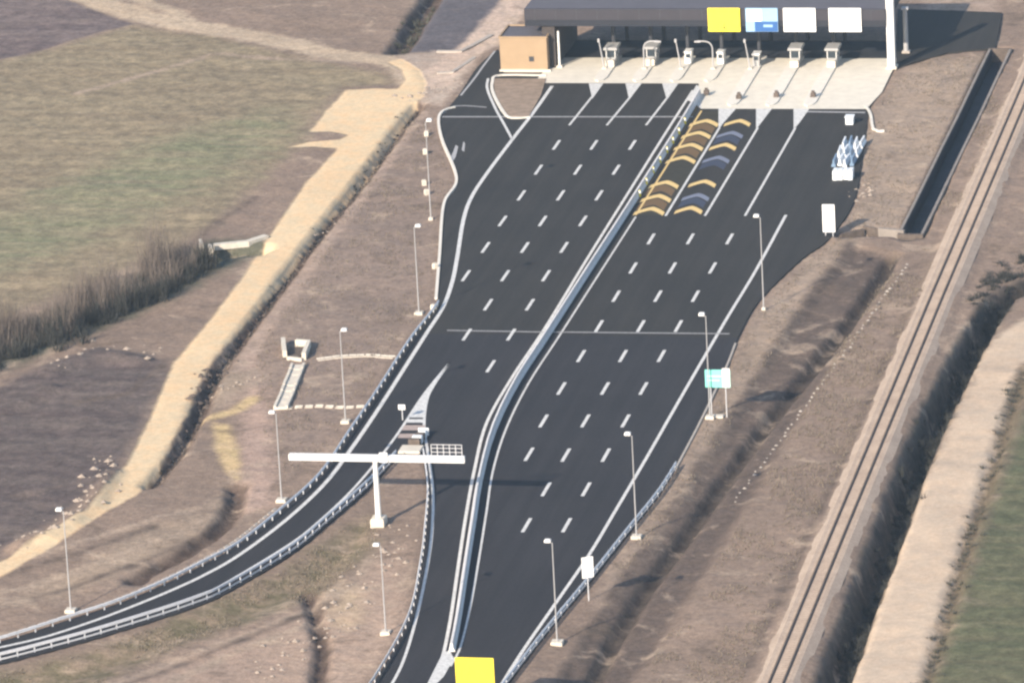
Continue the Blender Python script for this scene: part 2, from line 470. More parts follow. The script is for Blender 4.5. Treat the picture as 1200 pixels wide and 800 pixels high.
SAND_ROAD = [(68.53, 26.72), (59.91, 11.87), (57.48, 5.03), (56.53, -3.59), (56.63, -13.90), (56.28, -29.46), (55.94, -42.92), (55.81, -58.69), (56.02, -76.17), (56.28, -93.29), (56.51, -110.52), (57.07, -138.03), (64.42, -137.49), (63.84, -110.02), (63.45, -95.35), (62.89, -74.69), (62.48, -52.68), (62.03, -32.21), (61.33, -16.84), (61.58, -5.66), (70.32, 9.57)]
HEDGE_LINE = [(71.01, 2.93), (62.44, -7.88), (62.39, -22.41), (62.69, -37.56), (63.02, -55.48), (63.43, -74.66), (64.01, -94.31), (64.54, -111.41), (65.23, -137.43)]
GREEN_FIELD = [(65.18, -112.32), (65.01, -95.25), (64.69, -74.59), (64.31, -55.41), (64.09, -38.08), (64.04, -19.85), (71.69, -3.60), (101.15, -2.34), (110.63, -150.94), (66.64, -141.67)]
CANAL = [(41.62, 46.12), (41.72, 59.01), (41.77, 71.92), (41.82, 86.07), (41.93, 100.29), (41.93, 115.00), (41.97, 135.72)]
MESSY = [(-42.90, 132.06), (-38.08, 134.92), (-33.81, 134.03), (-31.77, 133.11), (-31.40, 126.62), (-30.58, 115.72), (-30.91, 105.94), (-34.82, 108.52), (-37.82, 115.62), (-40.62, 122.84)]
YARD_DITCH = [(-45.60, 170.04), (-44.98, 160.00), (-44.41, 149.19), (-43.81, 139.59), (-43.77, 134.87)]
CULV = [(33.09, 46.23), (35.29, 47.42), (38.52, 47.52), (40.34, 46.83)]
PALE_RUTS = [[(-37.77, -89.30), (-33.38, -84.75), (-27.78, -77.34), (-23.17, -69.30), (-20.78, -63.51)], [(-37.85, -79.03), (-32.24, -71.50), (-26.38, -64.40), (-21.64, -60.13)], [(-18.93, -117.08), (-14.01, -108.39), (-7.95, -99.93), (-3.99, -93.51), (-0.45, -84.89), (-0.10, -75.72)], [(-14.15, -118.21), (-8.91, -107.05), (-3.69, -98.64), (0.54, -93.22)], [(30.04, 94.99), (31.39, 74.46), (31.99, 94.19), (33.55, 107.88)], [(-39.76, 33.84), (-37.50, 12.26), (-33.48, -8.10)], [(-84.49, 111.32), (-70.21, 132.72), (-47.99, 128.28)], [(53.13, 8.89), (53.70, -47.41), (53.82, -93.44)]]
DARK_RUTS = [[(-36.72, -92.94), (-30.64, -87.79), (-25.19, -79.92), (-20.85, -70.85)], [(-38.51, -83.43), (-32.00, -75.93), (-26.46, -67.80)], [(-16.67, -115.47), (-10.94, -106.19), (-5.07, -96.68), (-0.77, -89.13)], [(34.76, 43.67), (32.73, 8.08), (30.88, -24.52), (29.67, -57.31), (28.09, -84.73), (27.49, -110.06)], [(33.20, 25.46), (31.77, -5.31), (30.28, -44.25)], [(45.79, -106.40), (46.03, -50.70), (45.64, 18.88)], [(-40.49, -11.05), (-41.69, -21.56), (-46.97, -25.01)], [(-46.48, 61.30), (-48.85, 47.93), (-49.67, 33.52)], [(53.66, -10.84), (53.79, -61.60), (54.41, -103.38)]]
TOP_RIGHT = [(24.57, 183.34), (28.80, 156.41), (39.07, 155.50), (36.67, 183.33)]
DUG = [(20.22, 178.23), (27.18, 159.32), (42.55, 148.82), (47.76, 178.23)]

# ------------------------------------------------------------------ ground: one sheet to the horizon
def axis(lo, hi, step, far):
    a = list(np.arange(lo, hi + 0.001, step))
    s = step
    x = hi
    up = []
    while x < far:
        s *= 1.28
        x += s
        up.append(x)
    s = step
    x = lo
    dn = []
    while x > -far:
        s *= 1.28
        x -= s
        dn.append(x)
    return np.array(dn[::-1] + a + up)

gx = axis(-116.0, 80.0, 0.5, 5000.0)
gy = axis(-124.0, 172.0, 0.8, 6000.0)
NX, NY = len(gx), len(gy)
GX, GY = np.meshgrid(gx, gy)
PX = GX.ravel()
PY = GY.ravel()

def seg_dist(pts, x, y, closed):
    p = np.array(pts, dtype=float)
    if closed:
        p = np.vstack([p, p[:1]])
    best = np.full(x.shape, 1e9)
    for a, b in zip(p[:-1], p[1:]):
        dx, dy = b - a
        L2 = dx*dx + dy*dy + 1e-12
        t = np.clip(((x - a[0]) * dx + (y - a[1]) * dy) / L2, 0, 1)
        d = (x - a[0] - t*dx)**2 + (y - a[1] - t*dy)**2
        np.minimum(best, d, out=best)
    return np.sqrt(best)

def inside(pts, x, y):
    p = np.array(pts, dtype=float)
    q = np.roll(p, -1, axis=0)
    r = np.zeros(x.shape, bool)
    for (x0, y0), (x1, y1) in zip(p, q):
        if y0 == y1:
            continue
        c = ((y0 > y) != (y1 > y)) & (x < (x1 - x0) * (y - y0) / (y1 - y0) + x0)
        r ^= c
    return r

def sd_poly(pts):
    d = seg_dist(pts, PX, PY, True)
    return np.where(inside(pts, PX, PY), d, -d)

def sd_line(pts, half):
    return half - seg_dist(pts, PX, PY, False)

def vnoise(x, y, scale, seed):
    r = np.random.default_rng(seed)
    T = r.random((256, 256))
    u = x / scale
    v = y / scale
    iu = np.floor(u).astype(int)
    iv = np.floor(v).astype(int)
    fu = u - iu
    fv = v - iv
    fu = fu*fu*(3-2*fu)
    fv = fv*fv*(3-2*fv)
    a = T[iu & 255, iv & 255]; b = T[(iu+1) & 255, iv & 255]
    c = T[iu & 255, (iv+1) & 255]; d = T[(iu+1) & 255, (iv+1) & 255]
    return (a*(1-fu)+b*fu)*(1-fv) + (c*(1-fu)+d*fu)*fv - 0.5

def sstep(v, a, b):
    t = np.clip((v - a) / (b - a), 0, 1)
    return t*t*(3-2*t)

s_plaza = sd_poly(plaza_poly)
out = np.clip(-s_plaza, 0, None)
Z = -0.10 - 0.10 * sstep(out, 0.3, 3.0)
rough_amp = sstep(out, 0.5, 4.0)
Z += rough_amp * (0.30 * vnoise(PX, PY, 9.0, 1) + 0.16 * vnoise(PX, PY, 3.1, 2) + 0.10 * vnoise(PX, PY, 1.1, 3))
Z -= np.where(s_plaza > -0.2, 0.12, 0.0)

s_track = sd_poly(TRACK)
flat = sstep(s_track, -0.3, 0.8)
Z = Z * (1 - 0.85*flat) + (-0.12) * 0.85*flat

def ditch(line, half, depth, wob=0.4):
    global Z
    d = seg_dist(line, PX, PY, False) + wob * vnoise(PX, PY, 2.3, 11) + wob * vnoise(PX, PY, 0.9, 12)
    Z -= depth * (1 - sstep(d, half * 0.25, half))
def bank(line, half, height, wob=0.6):
    global Z
    d = seg_dist(line, PX, PY, False) + wob * vnoise(PX, PY, 2.6, 21)
    Z += height * (1 - sstep(d, 0.0, half)) * (0.75 + 0.5 * vnoise(PX, PY, 3.3, 22))
ditch(TRACK_DITCH, 1.25, 1.2, 0.2)
ditch(STREAM, 3.0, 1.8, 1.0)
ditch(SMALL_DITCH, 1.5, 0.9)
ditch(CORE_DITCH, 0.9, 0.7)
ditch(R_DITCH, 1.35, 1.0, 0.12)
ditch(DARK_DITCH, 2.1, 3.2, 0.35)
ditch(YARD_DITCH, 2.2, 1.6, 0.3)
ditch(CULV, 1.6, 1.3, 0.2)  # cut added to darken the strip beside the culvert headwall
ditch(HEDGE_LINE, 1.1, 0.5, 0.5)
bank([(-53.46, -12.94), (-50.05, -6.12), (-44.10, -8.55)], 3.0, 0.8)
bank([(-39.88, -75.29), (-36.51, -70.06), (-35.14, -60.87), (-35.85, -50.95)], 2.0, 0.9)
bank([(-51.38, -20.38), (-55.29, -28.59)], 2.0, 0.7)
# slope of the right verge down towards the ditch
Z -= 0.55 * sstep(sd_poly(R_DARK), -0.6, 1.2)
# ramp slope
Z -= 0.9 * sstep(sd_poly(RAMP_GRASS), -0.5, 5.0)
# furrows
fur = sstep(sd_poly(FIELD), 0, 3)
# railway bed raised
s_rail = seg_dist(RAIL, PX, PY, False)
Z += 0.35 * (1 - sstep(s_rail, 1.9, 3.4))
Z = np.where(s_rail < 2.1, np.minimum(Z, 0.18), Z)
# room for the canal
s_canal = seg_dist(CANAL, PX, PY, False)
Z = np.where(s_canal < 1.5, -2.7, Z)

REG = [
 # name, signed distance, colour a, colour b, edge noise, softness
 ('field', sd_poly(FIELD), (168, 153, 127), (154, 139, 116), 3.0, 2.0),
 ('green', sd_poly(GREEN1), (142, 142, 113), (162, 152, 125), 12.0, 6.0),
 ('plough', sd_poly(PLOUGH), (136, 122, 119), (122, 108, 107), 0.8, 0.5),
 ('greyyard', sd_poly(GREY_YARD), (122, 116, 120), (104, 100, 106), 2.0, 0.8),
 ('clods', sd_poly(PLOUGH2), (108, 96, 94), (122, 110, 105), 3.0, 1.5),
 ('verge', sd_poly(VERGE_L), (168, 148, 135), (150, 132, 120), 3.0, 3.0),
 ('trackup', np.maximum(sd_line(TRACK_UP, 2.6), sd_line(TRACK_UP2, 1.4)), (224, 202, 176), (194, 173, 150), 2.4, 1.0),
 ('streamside', sd_line(STREAM, 5.0), (120, 118, 98), (104, 104, 92), 4.0, 2.0),
 ('palestrip', sd_line(PALE_STRIP, 1.1), (196, 172, 154), (178, 156, 142), 1.4, 0.7),
 ('pinktract', sd_poly(PINK_TRACT), (204, 177, 161), (184, 158, 144), 2.4, 1.5),
 ('palepatch', np.maximum(sd_poly(PALE_PATCH), sd_poly(BANK_PATCH)), (196, 174, 152), (160, 142, 126), 6.0, 2.5),
 ('yellowpatch', np.maximum(sd_poly(YELLOW_PATCH), sd_line(SPUR, 0.9)), (238, 210, 158), (214, 186, 146), 1.2, 0.7),
 ('rampgrass', sd_poly(RAMP_GRASS), (134, 126, 98), (152, 134, 116), 4.0, 2.0),
 ('sandyband', sd_poly(SANDY_BAND), (206, 180, 160), (174, 151, 136), 4.0, 2.5),
 ('sandycore', sd_poly(SANDY_CORE), (226, 200, 168), (190, 166, 144), 3.0, 1.5),
 ('rtan', sd_poly(R_TAN), (190, 170, 153), (170, 150, 132), 3.0, 2.0),
 ('rdark', sd_poly(R_DARK), (124, 109, 100), (112, 98, 90), 1.6, 1.0),
 ('rditch', sd_line(R_DITCH, 0.9), (84, 75, 70), (98, 88, 81), 0.8, 0.5),
 ('ditches', np.maximum.reduce([sd_line(TRACK_DITCH, 1.2), sd_line(SMALL_DITCH, 1.2), sd_line(CORE_DITCH, 0.9), sd_line(YARD_DITCH, 1.6), sd_line(CULV, 1.0)]), (104, 88, 80), (120, 104, 94), 1.2, 0.6),  # along the culvert the dark soil colour paints a shadow streak
 ('lightstrip', sd_line(R_LIGHT_STRIP, 1.1), (218, 196, 174), (196, 174, 156), 0.8, 0.6),
 ('paleruts', np.maximum.reduce([sd_line(p, 0.45) for p in PALE_RUTS]), (200, 178, 158), (180, 160, 142), 2.2, 0.9),
 ('darkruts', np.maximum.reduce([sd_line(p, 0.40) for p in DARK_RUTS]), (112, 98, 90), (128, 113, 102), 2.2, 0.9),
 ('darkditch', sd_line(DARK_DITCH, 2.0), (84, 78, 74), (98, 92, 84), 1.4, 0.8),  # dark soil tone carries the shade inside the deep ditch
 ('hedge', sd_line(HEDGE_LINE, 1.6), (142, 126, 104), (118, 106, 88), 2.2, 1.2),
 ('greenfield', sd_poly(GREEN_FIELD), (108, 111, 86), (120, 117, 92), 1.6, 1.2),
 ('messy', sd_poly(MESSY), (226, 206, 188), (182, 162, 148), 3.5, 1.2),
 ('pinkroad', sd_line(PINK_ROAD, 2.5), (236, 212, 192), (208, 184, 168), 1.6, 0.8),
 ('topright', sd_poly(TOP_RIGHT), (190, 168, 150), (170, 150, 138), 1.0, 1.0),
 ('sandroad', sd_poly(SAND_ROAD), (232, 210, 186), (216, 192, 168), 1.4, 0.8),
 ('track', s_track, (254, 229, 190), (242, 208, 166), 0.5, 0.35),
]

def ground_material():
    t = NT('ground_soil')
    big = t.noise(0.05, 3, 0.6)
    mid = t.noise(0.45, 4, 0.65)
    fine = t.noise(1.5, 4, 0.75)
    grit = t.noise(5.0, 2, 0.7)
    streak = t.noise(0.35, 3, 0.6, t.mapping(R(FURROW), (0.10, 1.0, 1.0)))
    wob = t.math('SUBTRACT', t.math('ADD', t.math('MULTIPLY', t.noise(0.28, 3, 0.65), 0.75), t.math('MULTIPLY', fine, 0.25)), 0.5)
    var = t.math('ADD', t.math('MULTIPLY', big, 0.35), t.math('MULTIPLY', mid, 0.65))
    tone = t.smooth(var, 0.36, 0.64)
    stone = t.smooth(streak, 0.35, 0.65)
    c = t.mix(tone, alb(172, 150, 134), alb(144, 126, 113))
    mott = t.math('ADD', t.math('MULTIPLY', fine, 0.6), t.math('MULTIPLY', grit, 0.4))
    m1 = t.mix(t.smooth(mott, 0.28, 0.72), (0.70, 0.69, 0.68, 1), (1.28, 1.28, 1.27, 1))
    m2 = t.mix(t.smooth(mid, 0.30, 0.70), (0.78, 0.78, 0.79, 1), (1.22, 1.21, 1.19, 1))
    soft = t.mix(0.45, t.mix(1.0, m1, m2, 'MULTIPLY'), (1.0, 1.0, 1.0, 1))
    calm = 0.0
    fieldf = 0.0
    for name, sd, a, b, en, so in REG:
        at = t.n('ShaderNodeAttribute')
        at.attribute_name = 'sd_' + name
        f = t.smooth(t.math('ADD', at.outputs['Fac'], t.math('MULTIPLY', wob, en * 1.6)), -so, so)
        sel = stone if name in ('field', 'plough', 'green', 'greenfield', 'clods') else tone
        if name == 'sandroad':
            scr = t.noise(0.16, 5, 0.68, None, 0.6)
            keep = t.math('SUBTRACT', 1.0, t.math('MULTIPLY', fieldf, 0.8))
            c = t.mix(t.math('MULTIPLY', t.smooth(scr, 0.54, 0.68, 0.0, 0.55), keep), c, alb(206, 184, 162))
            c = t.mix(t.math('MULTIPLY', t.smooth(scr, 0.44, 0.32, 0.0, 0.55), keep), c, alb(120, 105, 92))
        if name == 'sandroad':      # bare driven surfaces are smoother than the soil around them
            c = t.mix(1.0, c, m1, 'MULTIPLY')
            c = t.mix(1.0, c, m2, 'MULTIPLY')
        lay = t.mix(sel, alb(*a), alb(*b))
        if name in ('sandroad', 'track'):
            lay = t.mix(1.0, lay, soft, 'MULTIPLY')
            calm = t.math('MAXIMUM', calm, f)
        if name in ('field', 'plough', 'clods', 'greenfield', 'greyyard'):
            fieldf = t.math('MAXIMUM', fieldf, f)
        c = t.mix(f, c, lay)
    h = t.math('ADD', t.math('MULTIPLY', mid, 0.8), t.math('MULTIPLY', fine, 0.35))
    t.bump(t.math('MULTIPLY', h, t.math('SUBTRACT', 1.0, t.math('MULTIPLY', calm, 0.85))), 0.5, 0.45)
    return t.done(c, 0.97, 0.1)
FURROW = -55.6

verts = np.column_stack([PX, PY, Z])
idx = np.arange(NX * NY).reshape(NY, NX)
quads = np.column_stack([idx[:-1, :-1].ravel(), idx[:-1, 1:].ravel(), idx[1:, 1:].ravel(), idx[1:, :-1].ravel()])
me = bpy.data.meshes.new('ground')
me.vertices.add(len(verts))
me.vertices.foreach_set('co', verts.ravel())
me.loops.add(quads.size)
me.loops.foreach_set('vertex_index', quads.ravel())
me.polygons.add(len(quads))
me.polygons.foreach_set('loop_start', np.arange(0, quads.size, 4))
me.polygons.foreach_set('use_smooth', np.ones(len(quads), bool))
me.update(calc_edges=True)
for name, sd, a, b, en, so in REG:
    at = me.attributes.new('sd_' + name, 'FLOAT', 'POINT')
    at.data.foreach_set('value', np.clip(sd, -15, 15).astype(np.float32))
me.materials.append(ground_material())
ground = bpy.data.objects.new('ground', me)
col.objects.link(ground)
struct(ground)

ZG = Z.reshape(NY, NX)
def gz(x, y):
    i = int(np.clip(np.searchsorted(gx, x) - 1, 0, NX - 2))
    j = int(np.clip(np.searchsorted(gy, y) - 1, 0, NY - 2))
    u = (x - gx[i]) / (gx[i+1] - gx[i])
    v = (y - gy[j]) / (gy[j+1] - gy[j])
    return float((ZG[j, i]*(1-u) + ZG[j, i+1]*u)*(1-v) + (ZG[j+1, i]*(1-u) + ZG[j+1, i+1]*u)*v)

# ------------------------------------------------------------------ pavement
plaza = sheet('plaza_road', plaza_poly, 0.0, 'asphalt', thick=0.25)
struct(plaza)

apron_poly = [(-20.5, 117.0), (2.6, 117.05), (5.2, 104.1), (27.7, 104.3), (28.6, 113.0), (28.4, 130.6), (-20.4, 130.6), (-20.4, 121.0)]
apron = struct(sheet('concrete_apron', apron_poly, 0.012, 'concrete'))

yard = struct(sheet('canopy_shadow_sheet', [(28.91, 124.62), (29.61, 126.44), (31.37, 129.19), (34.81, 133.80), (38.21, 135.22), (41.20, 136.17), (40.37, 148.81), (39.74, 155.98), (33.03, 156.92), (24.55, 157.85)], 0.03, 'asphalt', thick=0.4))  # dark sheet cut to the canopy's cast shadow, to deepen it

M['canopy_shade'] = plain('canopy_shade_asphalt', (0.020, 0.021, 0.026, 1), 0.9, 0.3, 0.5)  # near-black asphalt, the shade under the canopy put into its colour
sheet('canopy_shade_lanes', [(-20.4, 130.7), (28.4, 130.7), (28.4, 139.5), (-20.4, 139.5)], 0.006, 'canopy_shade', plaza)

# kerbed grass island left of the toll lanes
isl_poly = smooth_line([(-26.65, 118.93), (-24.55, 110.46), (-21.55, 102.17), (-20.09, 99.60)], 0.7) + [(-17.73, 99.64), (-18.23, 110.56), (-19.18, 119.03)]
isl = struct(sheet('grass_island', isl_poly, 0.10, None, thick=0.25))
t = NT('island_soil')
isl.data.materials.append(t.done(t.mix(t.smooth(t.noise(0.8, 5, 0.65), 0.35, 0.65), alb(182, 160, 142), alb(158, 140, 122)), 0.95, 0.1))
kl = smooth_line([(-19.53, 120.84), (-26.17, 120.75), (-26.40, 117.13), (-25.09, 111.34), (-21.70, 101.73), (-19.91, 98.74), (-17.53, 99.21)], 0.6)
MB().sweep(kl, [(-0.2, -0.1), (-0.2, 0.16), (0.2, 0.16), (0.2, -0.1)]).build('kerb', 'kerb', isl)

def line(pts, w=0.30, mat='paint', z=0.008, name='edge_line', smooth=True):
    p = smooth_line(pts, 1.2) if smooth else straight(pts, 4.0)
    return ribbon(name, p, w, z, mat, plaza)

line([(-27.46, 119.37), (-26.48, 113.99), (-23.42, 104.32), (-20.07, 94.87), (-17.86, 88.56)], 0.35)
line([(-17.63, 115.46), (-17.57, 101.81), (-17.78, 88.14), (-17.88, 71.65), (-17.61, 60.50), (-16.52, 50.42), (-13.98, 34.70), (-12.34, 23.84), (-11.27, 13.26), (-11.06, 2.93), (-10.86, -7.13), (-10.51, -25.84), (-10.44, -40.35), (-10.71, -52.86), (-12.20, -65.02), (-14.64, -76.57), (-16.83, -82.94), (-19.34, -88.17), (-22.49, -93.63), (-25.11, -97.69), (-28.86, -102.55), (-32.92, -106.12), (-41.92, -112.98)], 0.5)
line([(-5.83, -8.89), (-6.33, -20.90), (-6.30, -37.11), (-6.97, -52.96), (-8.49, -65.66), (-10.15, -73.56), (-14.18, -85.99), (-15.84, -89.80), (-19.08, -94.20), (-24.35, -100.47), (-28.30, -104.55), (-32.28, -108.34), (-41.26, -115.16)], 0.32)
line([(-5.83, -8.89), (-5.87, -17.35), (-5.45, -23.08), (-3.74, -32.38), (-1.52, -40.81), (1.83, -53.65), (4.14, -64.39), (6.12, -75.35), (8.62, -92.46), (10.38, -108.75), (10.41, -120.83)], 0.32)
line([(24.63, 53.92), (24.64, 29.45), (24.29, 9.11), (24.00, -19.18), (23.85, -40.72), (23.61, -60.48), (23.38, -74.34), (22.66, -89.77), (21.97, -104.52), (21.60, -120.06)], 0.38)
line([(5.49, 52.60), (5.38, 26.62), (5.28, 2.24), (5.17, -15.57), (5.84, -31.91), (7.32, -46.92), (9.49, -61.26), (11.58, -75.03), (13.73, -89.80), (15.29, -102.47), (15.47, -108.41)], 0.24)
line([(2.41, 113.53), (2.42, 91.92), (2.54, 65.77), (2.68, 35.25), (2.94, 6.22), (2.77, -13.74), (3.22, -30.81), (5.20, -47.03), (7.72, -64.19), (10.30, -80.51), (12.76, -96.05), (14.31, -108.00), (14.57, -115.77)], 0.36)
for a in ("697,108 667,147", "740,108 712,147", "783,108 757,147"):
    pass
for pts in ([(-10.98, 110.67), (-11.39, 95.47)], [(-5.64, 110.75), (-6.26, 95.56)], [(-0.44, 110.83), (-0.92, 95.67)], [(9.26, 94.59), (9.26, 53.09)], [(14.44, 94.69), (14.31, 53.24)], [(19.50, 94.79), (19.45, 53.39)]):
    line(pts, 0.32, smooth=False, name='lane_line')
line([(5.38, 103.07), (5.35, 53.36)], 0.26, 'yellow_paint', smooth=False, name='lane_line')
# transverse drain strips
line([(-8.78, 4.04), (3.40, 3.85), (5.47, 3.94)], 0.30, 'old_paint', smooth=False, name='drain_strip')
line([(5.47, 3.94), (25.65, 4.08)], 0.30, 'old_paint', smooth=False, name='drain_strip')
line([(-29.76, 99.42), (-14.44, 99.70), (4.73, 100.05)], 0.45, 'old_paint', smooth=False, name='drain_strip', z=0.005)
line([(19.76, 102.89), (27.80, 102.60)], 0.55, 'old_paint', smooth=False, name='drain_strip', z=0.005)

# gore behind the exit nose
sheet('gore_paint', [(-5.90, -8.57), (-5.87, -16.39), (-5.69, -20.55), (-5.01, -25.58), (-4.37, -29.00), (-6.16, -29.08), (-6.24, -25.01), (-6.23, -20.89), (-6.21, -14.79)], 0.011, 'paint', plaza)
sheet('gore_stripe', [(-6.13, -29.70), (-4.24, -29.61), (-3.97, -30.84), (-6.16, -30.95)], 0.011, 'paint', plaza)
sheet('gore_stripe', [(-6.15, -31.88), (-3.77, -31.76), (-3.38, -33.59), (-6.14, -33.73)], 0.011, 'pink_paint', plaza)
sheet('gore_stripe', [(-6.07, -34.95), (-3.11, -34.81), (-2.69, -36.32), (-5.94, -36.48)], 0.011, 'pink_paint', plaza)
# painted gore where the median ends
sheet('gore_paint', [(13.85, -104.56), (14.45, -104.02), (15.36, -106.20), (15.39, -111.36), (14.67, -116.24), (14.29, -119.37), (14.20, -115.31)], 0.011, 'paint', plaza)
# worn paint near the service road mouth
for pts in ([(-24.33, 78.85), (-24.56, 82.15), (-24.92, 85.48), (-24.39, 84.65), (-23.70, 79.69), (-23.58, 76.40)], [(-23.58, 83.00), (-24.22, 87.17), (-23.82, 86.34), (-23.06, 82.18)]):
    sheet('worn_marking', pts, 0.010, 'old_paint', plaza)
line([(-30.27, 100.71), (-29.83, 104.21), (-27.75, 105.12), (-24.60, 104.30)], 0.35, 'old_paint', name='worn_marking', z=0.006)
line([(-29.45, 110.38), (-29.40, 119.35), (-29.50, 125.73), (-29.50, 134.07)], 0.30, 'old_paint', name='service_edge_line')

# dashed lane lines
DASH = [(-11.26, 85.77), (-6.20, 85.87), (-1.02, 85.98), (-11.35, 73.84), (-6.12, 73.96), (-1.02, 74.09), (-11.23, 61.85), (-6.08, 61.99), (-1.06, 62.12), (-11.35, 50.19), (-6.16, 50.34), (-0.98, 50.50), (-11.16, 38.49), (-6.15, 38.65), (-1.16, 38.82), (-11.15, 26.40), (-6.22, 26.57), (-1.09, 26.75), (-5.90, 14.51), (-0.74, 14.70), (-6.03, 2.45), (-0.64, 2.67), (-0.62, -9.65), (9.21, 42.87), (14.19, 43.03), (19.16, 43.18), (9.19, 30.36), (14.10, 30.53), (19.10, 30.70), (9.22, 18.58), (14.36, 18.77), (18.97, 18.94), (9.36, 6.47), (14.43, 6.67), (18.97, 6.85), (9.41, -5.27), (14.40, -5.06), (18.97, -4.87), (9.43, -17.62), (14.54, -17.39), (19.04, -17.19), (9.65, -29.57), (14.48, -29.33), (19.10, -29.11), (10.31, -41.41), (14.54, -41.49), (19.08, -41.26), (14.59, -53.26), (19.06, -53.02), (14.76, -65.19), (19.15, -64.94)]
dash_src = None
for (x, y) in DASH:
    if dash_src is None:
        dash_src = obj('lane_dash', [(-0.2, -2.3, 0), (0.2, -2.3, 0), (0.2, 2.3, 0), (-0.2, 2.3, 0)], [(0, 1, 2, 3)], 'paint', plaza)
        dash_src.location = (x, y, 0.009)
    else:
        place(dash_src, (x, y, 0.009), 0, plaza)

# curved rumble bands in the two priority lanes
def arc_band(xc, yc, w, d, bow, mat, z, name):
    v, f = [], []
    n = 10
    for k in range(n + 1):
        u = -1 + 2*k/n
        yy = yc - bow * abs(u)**1.35
        v += [(xc + u*w/2, yy - d/2, z), (xc + u*w/2, yy + d/2, z)]
    for k in range(n):
        f.append((2*k, 2*k+2, 2*k+3, 2*k+1))
    return obj(name, v, f, mat, plaza)
lane1 = [(6.91, 97.52), (6.87, 91.59), (6.84, 85.74), (6.88, 79.56), (6.66, 67.86), (6.77, 61.55), (6.92, 55.72)]
lane2 = [(11.42, 97.60), (11.36, 91.68), (11.41, 85.83), (11.53, 79.67), (11.62, 68.38), (11.81, 62.08), (11.92, 56.25)]
for k, (x, y) in enumerate(lane1):
    arc_band(x, y + 0.6, 3.9, 1.6, 2.4, 'yellow_paint', 0.010, 'rumble_band')
    if k not in (3, 6):
        arc_band(x, y - 2.1, 3.6, 2.9, 2.4, 'brown_paint', 0.006, 'rumble_band_fill')  # brown road paint filling the gap between bands
for k, (x, y) in enumerate(lane2):
    blue = k in (1, 3, 5)
    arc_band(x, y + 0.6, 3.5, 1.6, 2.2, 'blue_paint' if blue else 'yellow_paint', 0.010, 'rumble_band')
    if blue:
        arc_band(x, y - 1.9, 3.3, 2.6, 2.2, 'navy_paint', 0.006, 'rumble_band_fill')

M['lane_tint'] = plain('ochre_tinted_asphalt', (0.034, 0.030, 0.020, 1), 0.9, 0.25, 0.8)
sheet('tinted_lane', [(5.38, 103.07), (7.71, 103.11), (9.05, 93.74), (9.42, 53.48), (5.57, 53.37)], 0.003, 'lane_tint', plaza)

# gore triangles in front of the island noses
ISL_X = [-11.56, -6.25, -1.06, 3.75, 9.03, 14.29, 19.55]
for pts in ([(-12.75, 116.87), (-10.71, 116.90), (-10.74, 110.67), (-10.77, 108.91)], [(-7.61, 116.95), (-5.34, 116.98), (-5.52, 110.75), (-5.68, 108.99)], [(-2.48, 117.02), (-0.22, 117.05), (-0.32, 110.83), (-0.48, 109.07)],
            [(7.50, 104.41), (9.95, 104.45), (9.41, 97.14), (9.28, 93.74)], [(12.63, 104.49), (14.84, 104.53), (14.50, 97.23), (14.35, 93.84)], [(17.75, 104.58), (19.96, 104.62), (19.68, 97.33), (19.40, 93.94)], [(2.43, 116.19), (4.15, 114.44), (5.23, 103.94), (3.47, 107.39), (2.61, 108.25)]):
    sheet('island_gore', pts, 0.010, 'paint', plaza)

# ------------------------------------------------------------------ median barrier (precast segments)
MED = smooth_line([(3.81, 110.90), (4.01, 89.43), (4.02, 65.02), (3.99, 45.71), (3.91, 28.73), (3.86, 1.50), (3.82, -16.92), (4.64, -33.82), (6.47, -49.90), (8.85, -65.53), (11.24, -80.98), (13.34, -94.48), (14.84, -104.99)], 0.5)
med = tag(empty('median_barrier', (MED[0][0], MED[0][1], 0.0)), 'long pale concrete median barrier curving between the two carriageways', 'barrier')
prof = [(-0.34, 0.0), (-0.34, 0.10), (-0.18, 0.34), (-0.11, 0.95), (0.11, 0.95), (0.18, 0.34), (0.34, 0.10), (0.34, 0.0)]
seg_v = MB()
for yy in (-2.96, 2.96):
    seg_v.v += [(o, yy, z) for o, z in prof]
seg_v.f = [(k, (k+1) % 8, 8 + (k+1) % 8, 8 + k) for k in range(8)] + [tuple(range(8))[::-1], tuple(range(8, 16))]
src = seg_v.build('barrier_segment', 'barrier', med)
mx, my = MED[0]
segs = along(MED, 6.0, 3.0)
for k, (x, y, h) in enumerate(segs):
    if k == 0:
        src.location = (x - mx, y - my, 0)
        src.rotation_euler = (0, 0, h - PI/2)
    else:
        place(src, (x - mx, y - my, 0), h - PI/2, med)

# ------------------------------------------------------------------ guardrails
def guardrail(pts, label, side, height=0.75, step=2.25, two=False):
    P = smooth_line(pts, 1.0)
    ox, oy = P[0]
    root = tag(empty('guardrail', (ox, oy, 0.0)), label, 'guardrail')
    Q = [(x - ox, y - oy) for x, y in P]
    s = side
    pr = [(0.05*s, height-0.31), (0.13*s, height-0.25), (0.05*s, height-0.155), (0.13*s, height-0.06), (0.05*s, height), (0.02*s, height), (0.02*s, height-0.31)]
    MB().sweep(Q, pr).build('rail', 'steel', root)
    if two:
        MB().sweep(Q, [(0.05*s, 0.12), (0.09*s, 0.12), (0.09*s, 0.30), (0.05*s, 0.30)]).build('lower_rail', 'steel', root)
    first = None
    for x, y, h in along(Q, step, 0.5):
        if first is None:
            first = MB().box(-0.06, 0.06, -0.05, 0.05, -0.4, height - 0.04).build('post', 'steel', root)
            first.location = (x, y, 0)
            first.rotation_euler = (0, 0, h)
        else:
            place(first, (x, y, 0), h, root)
    return root
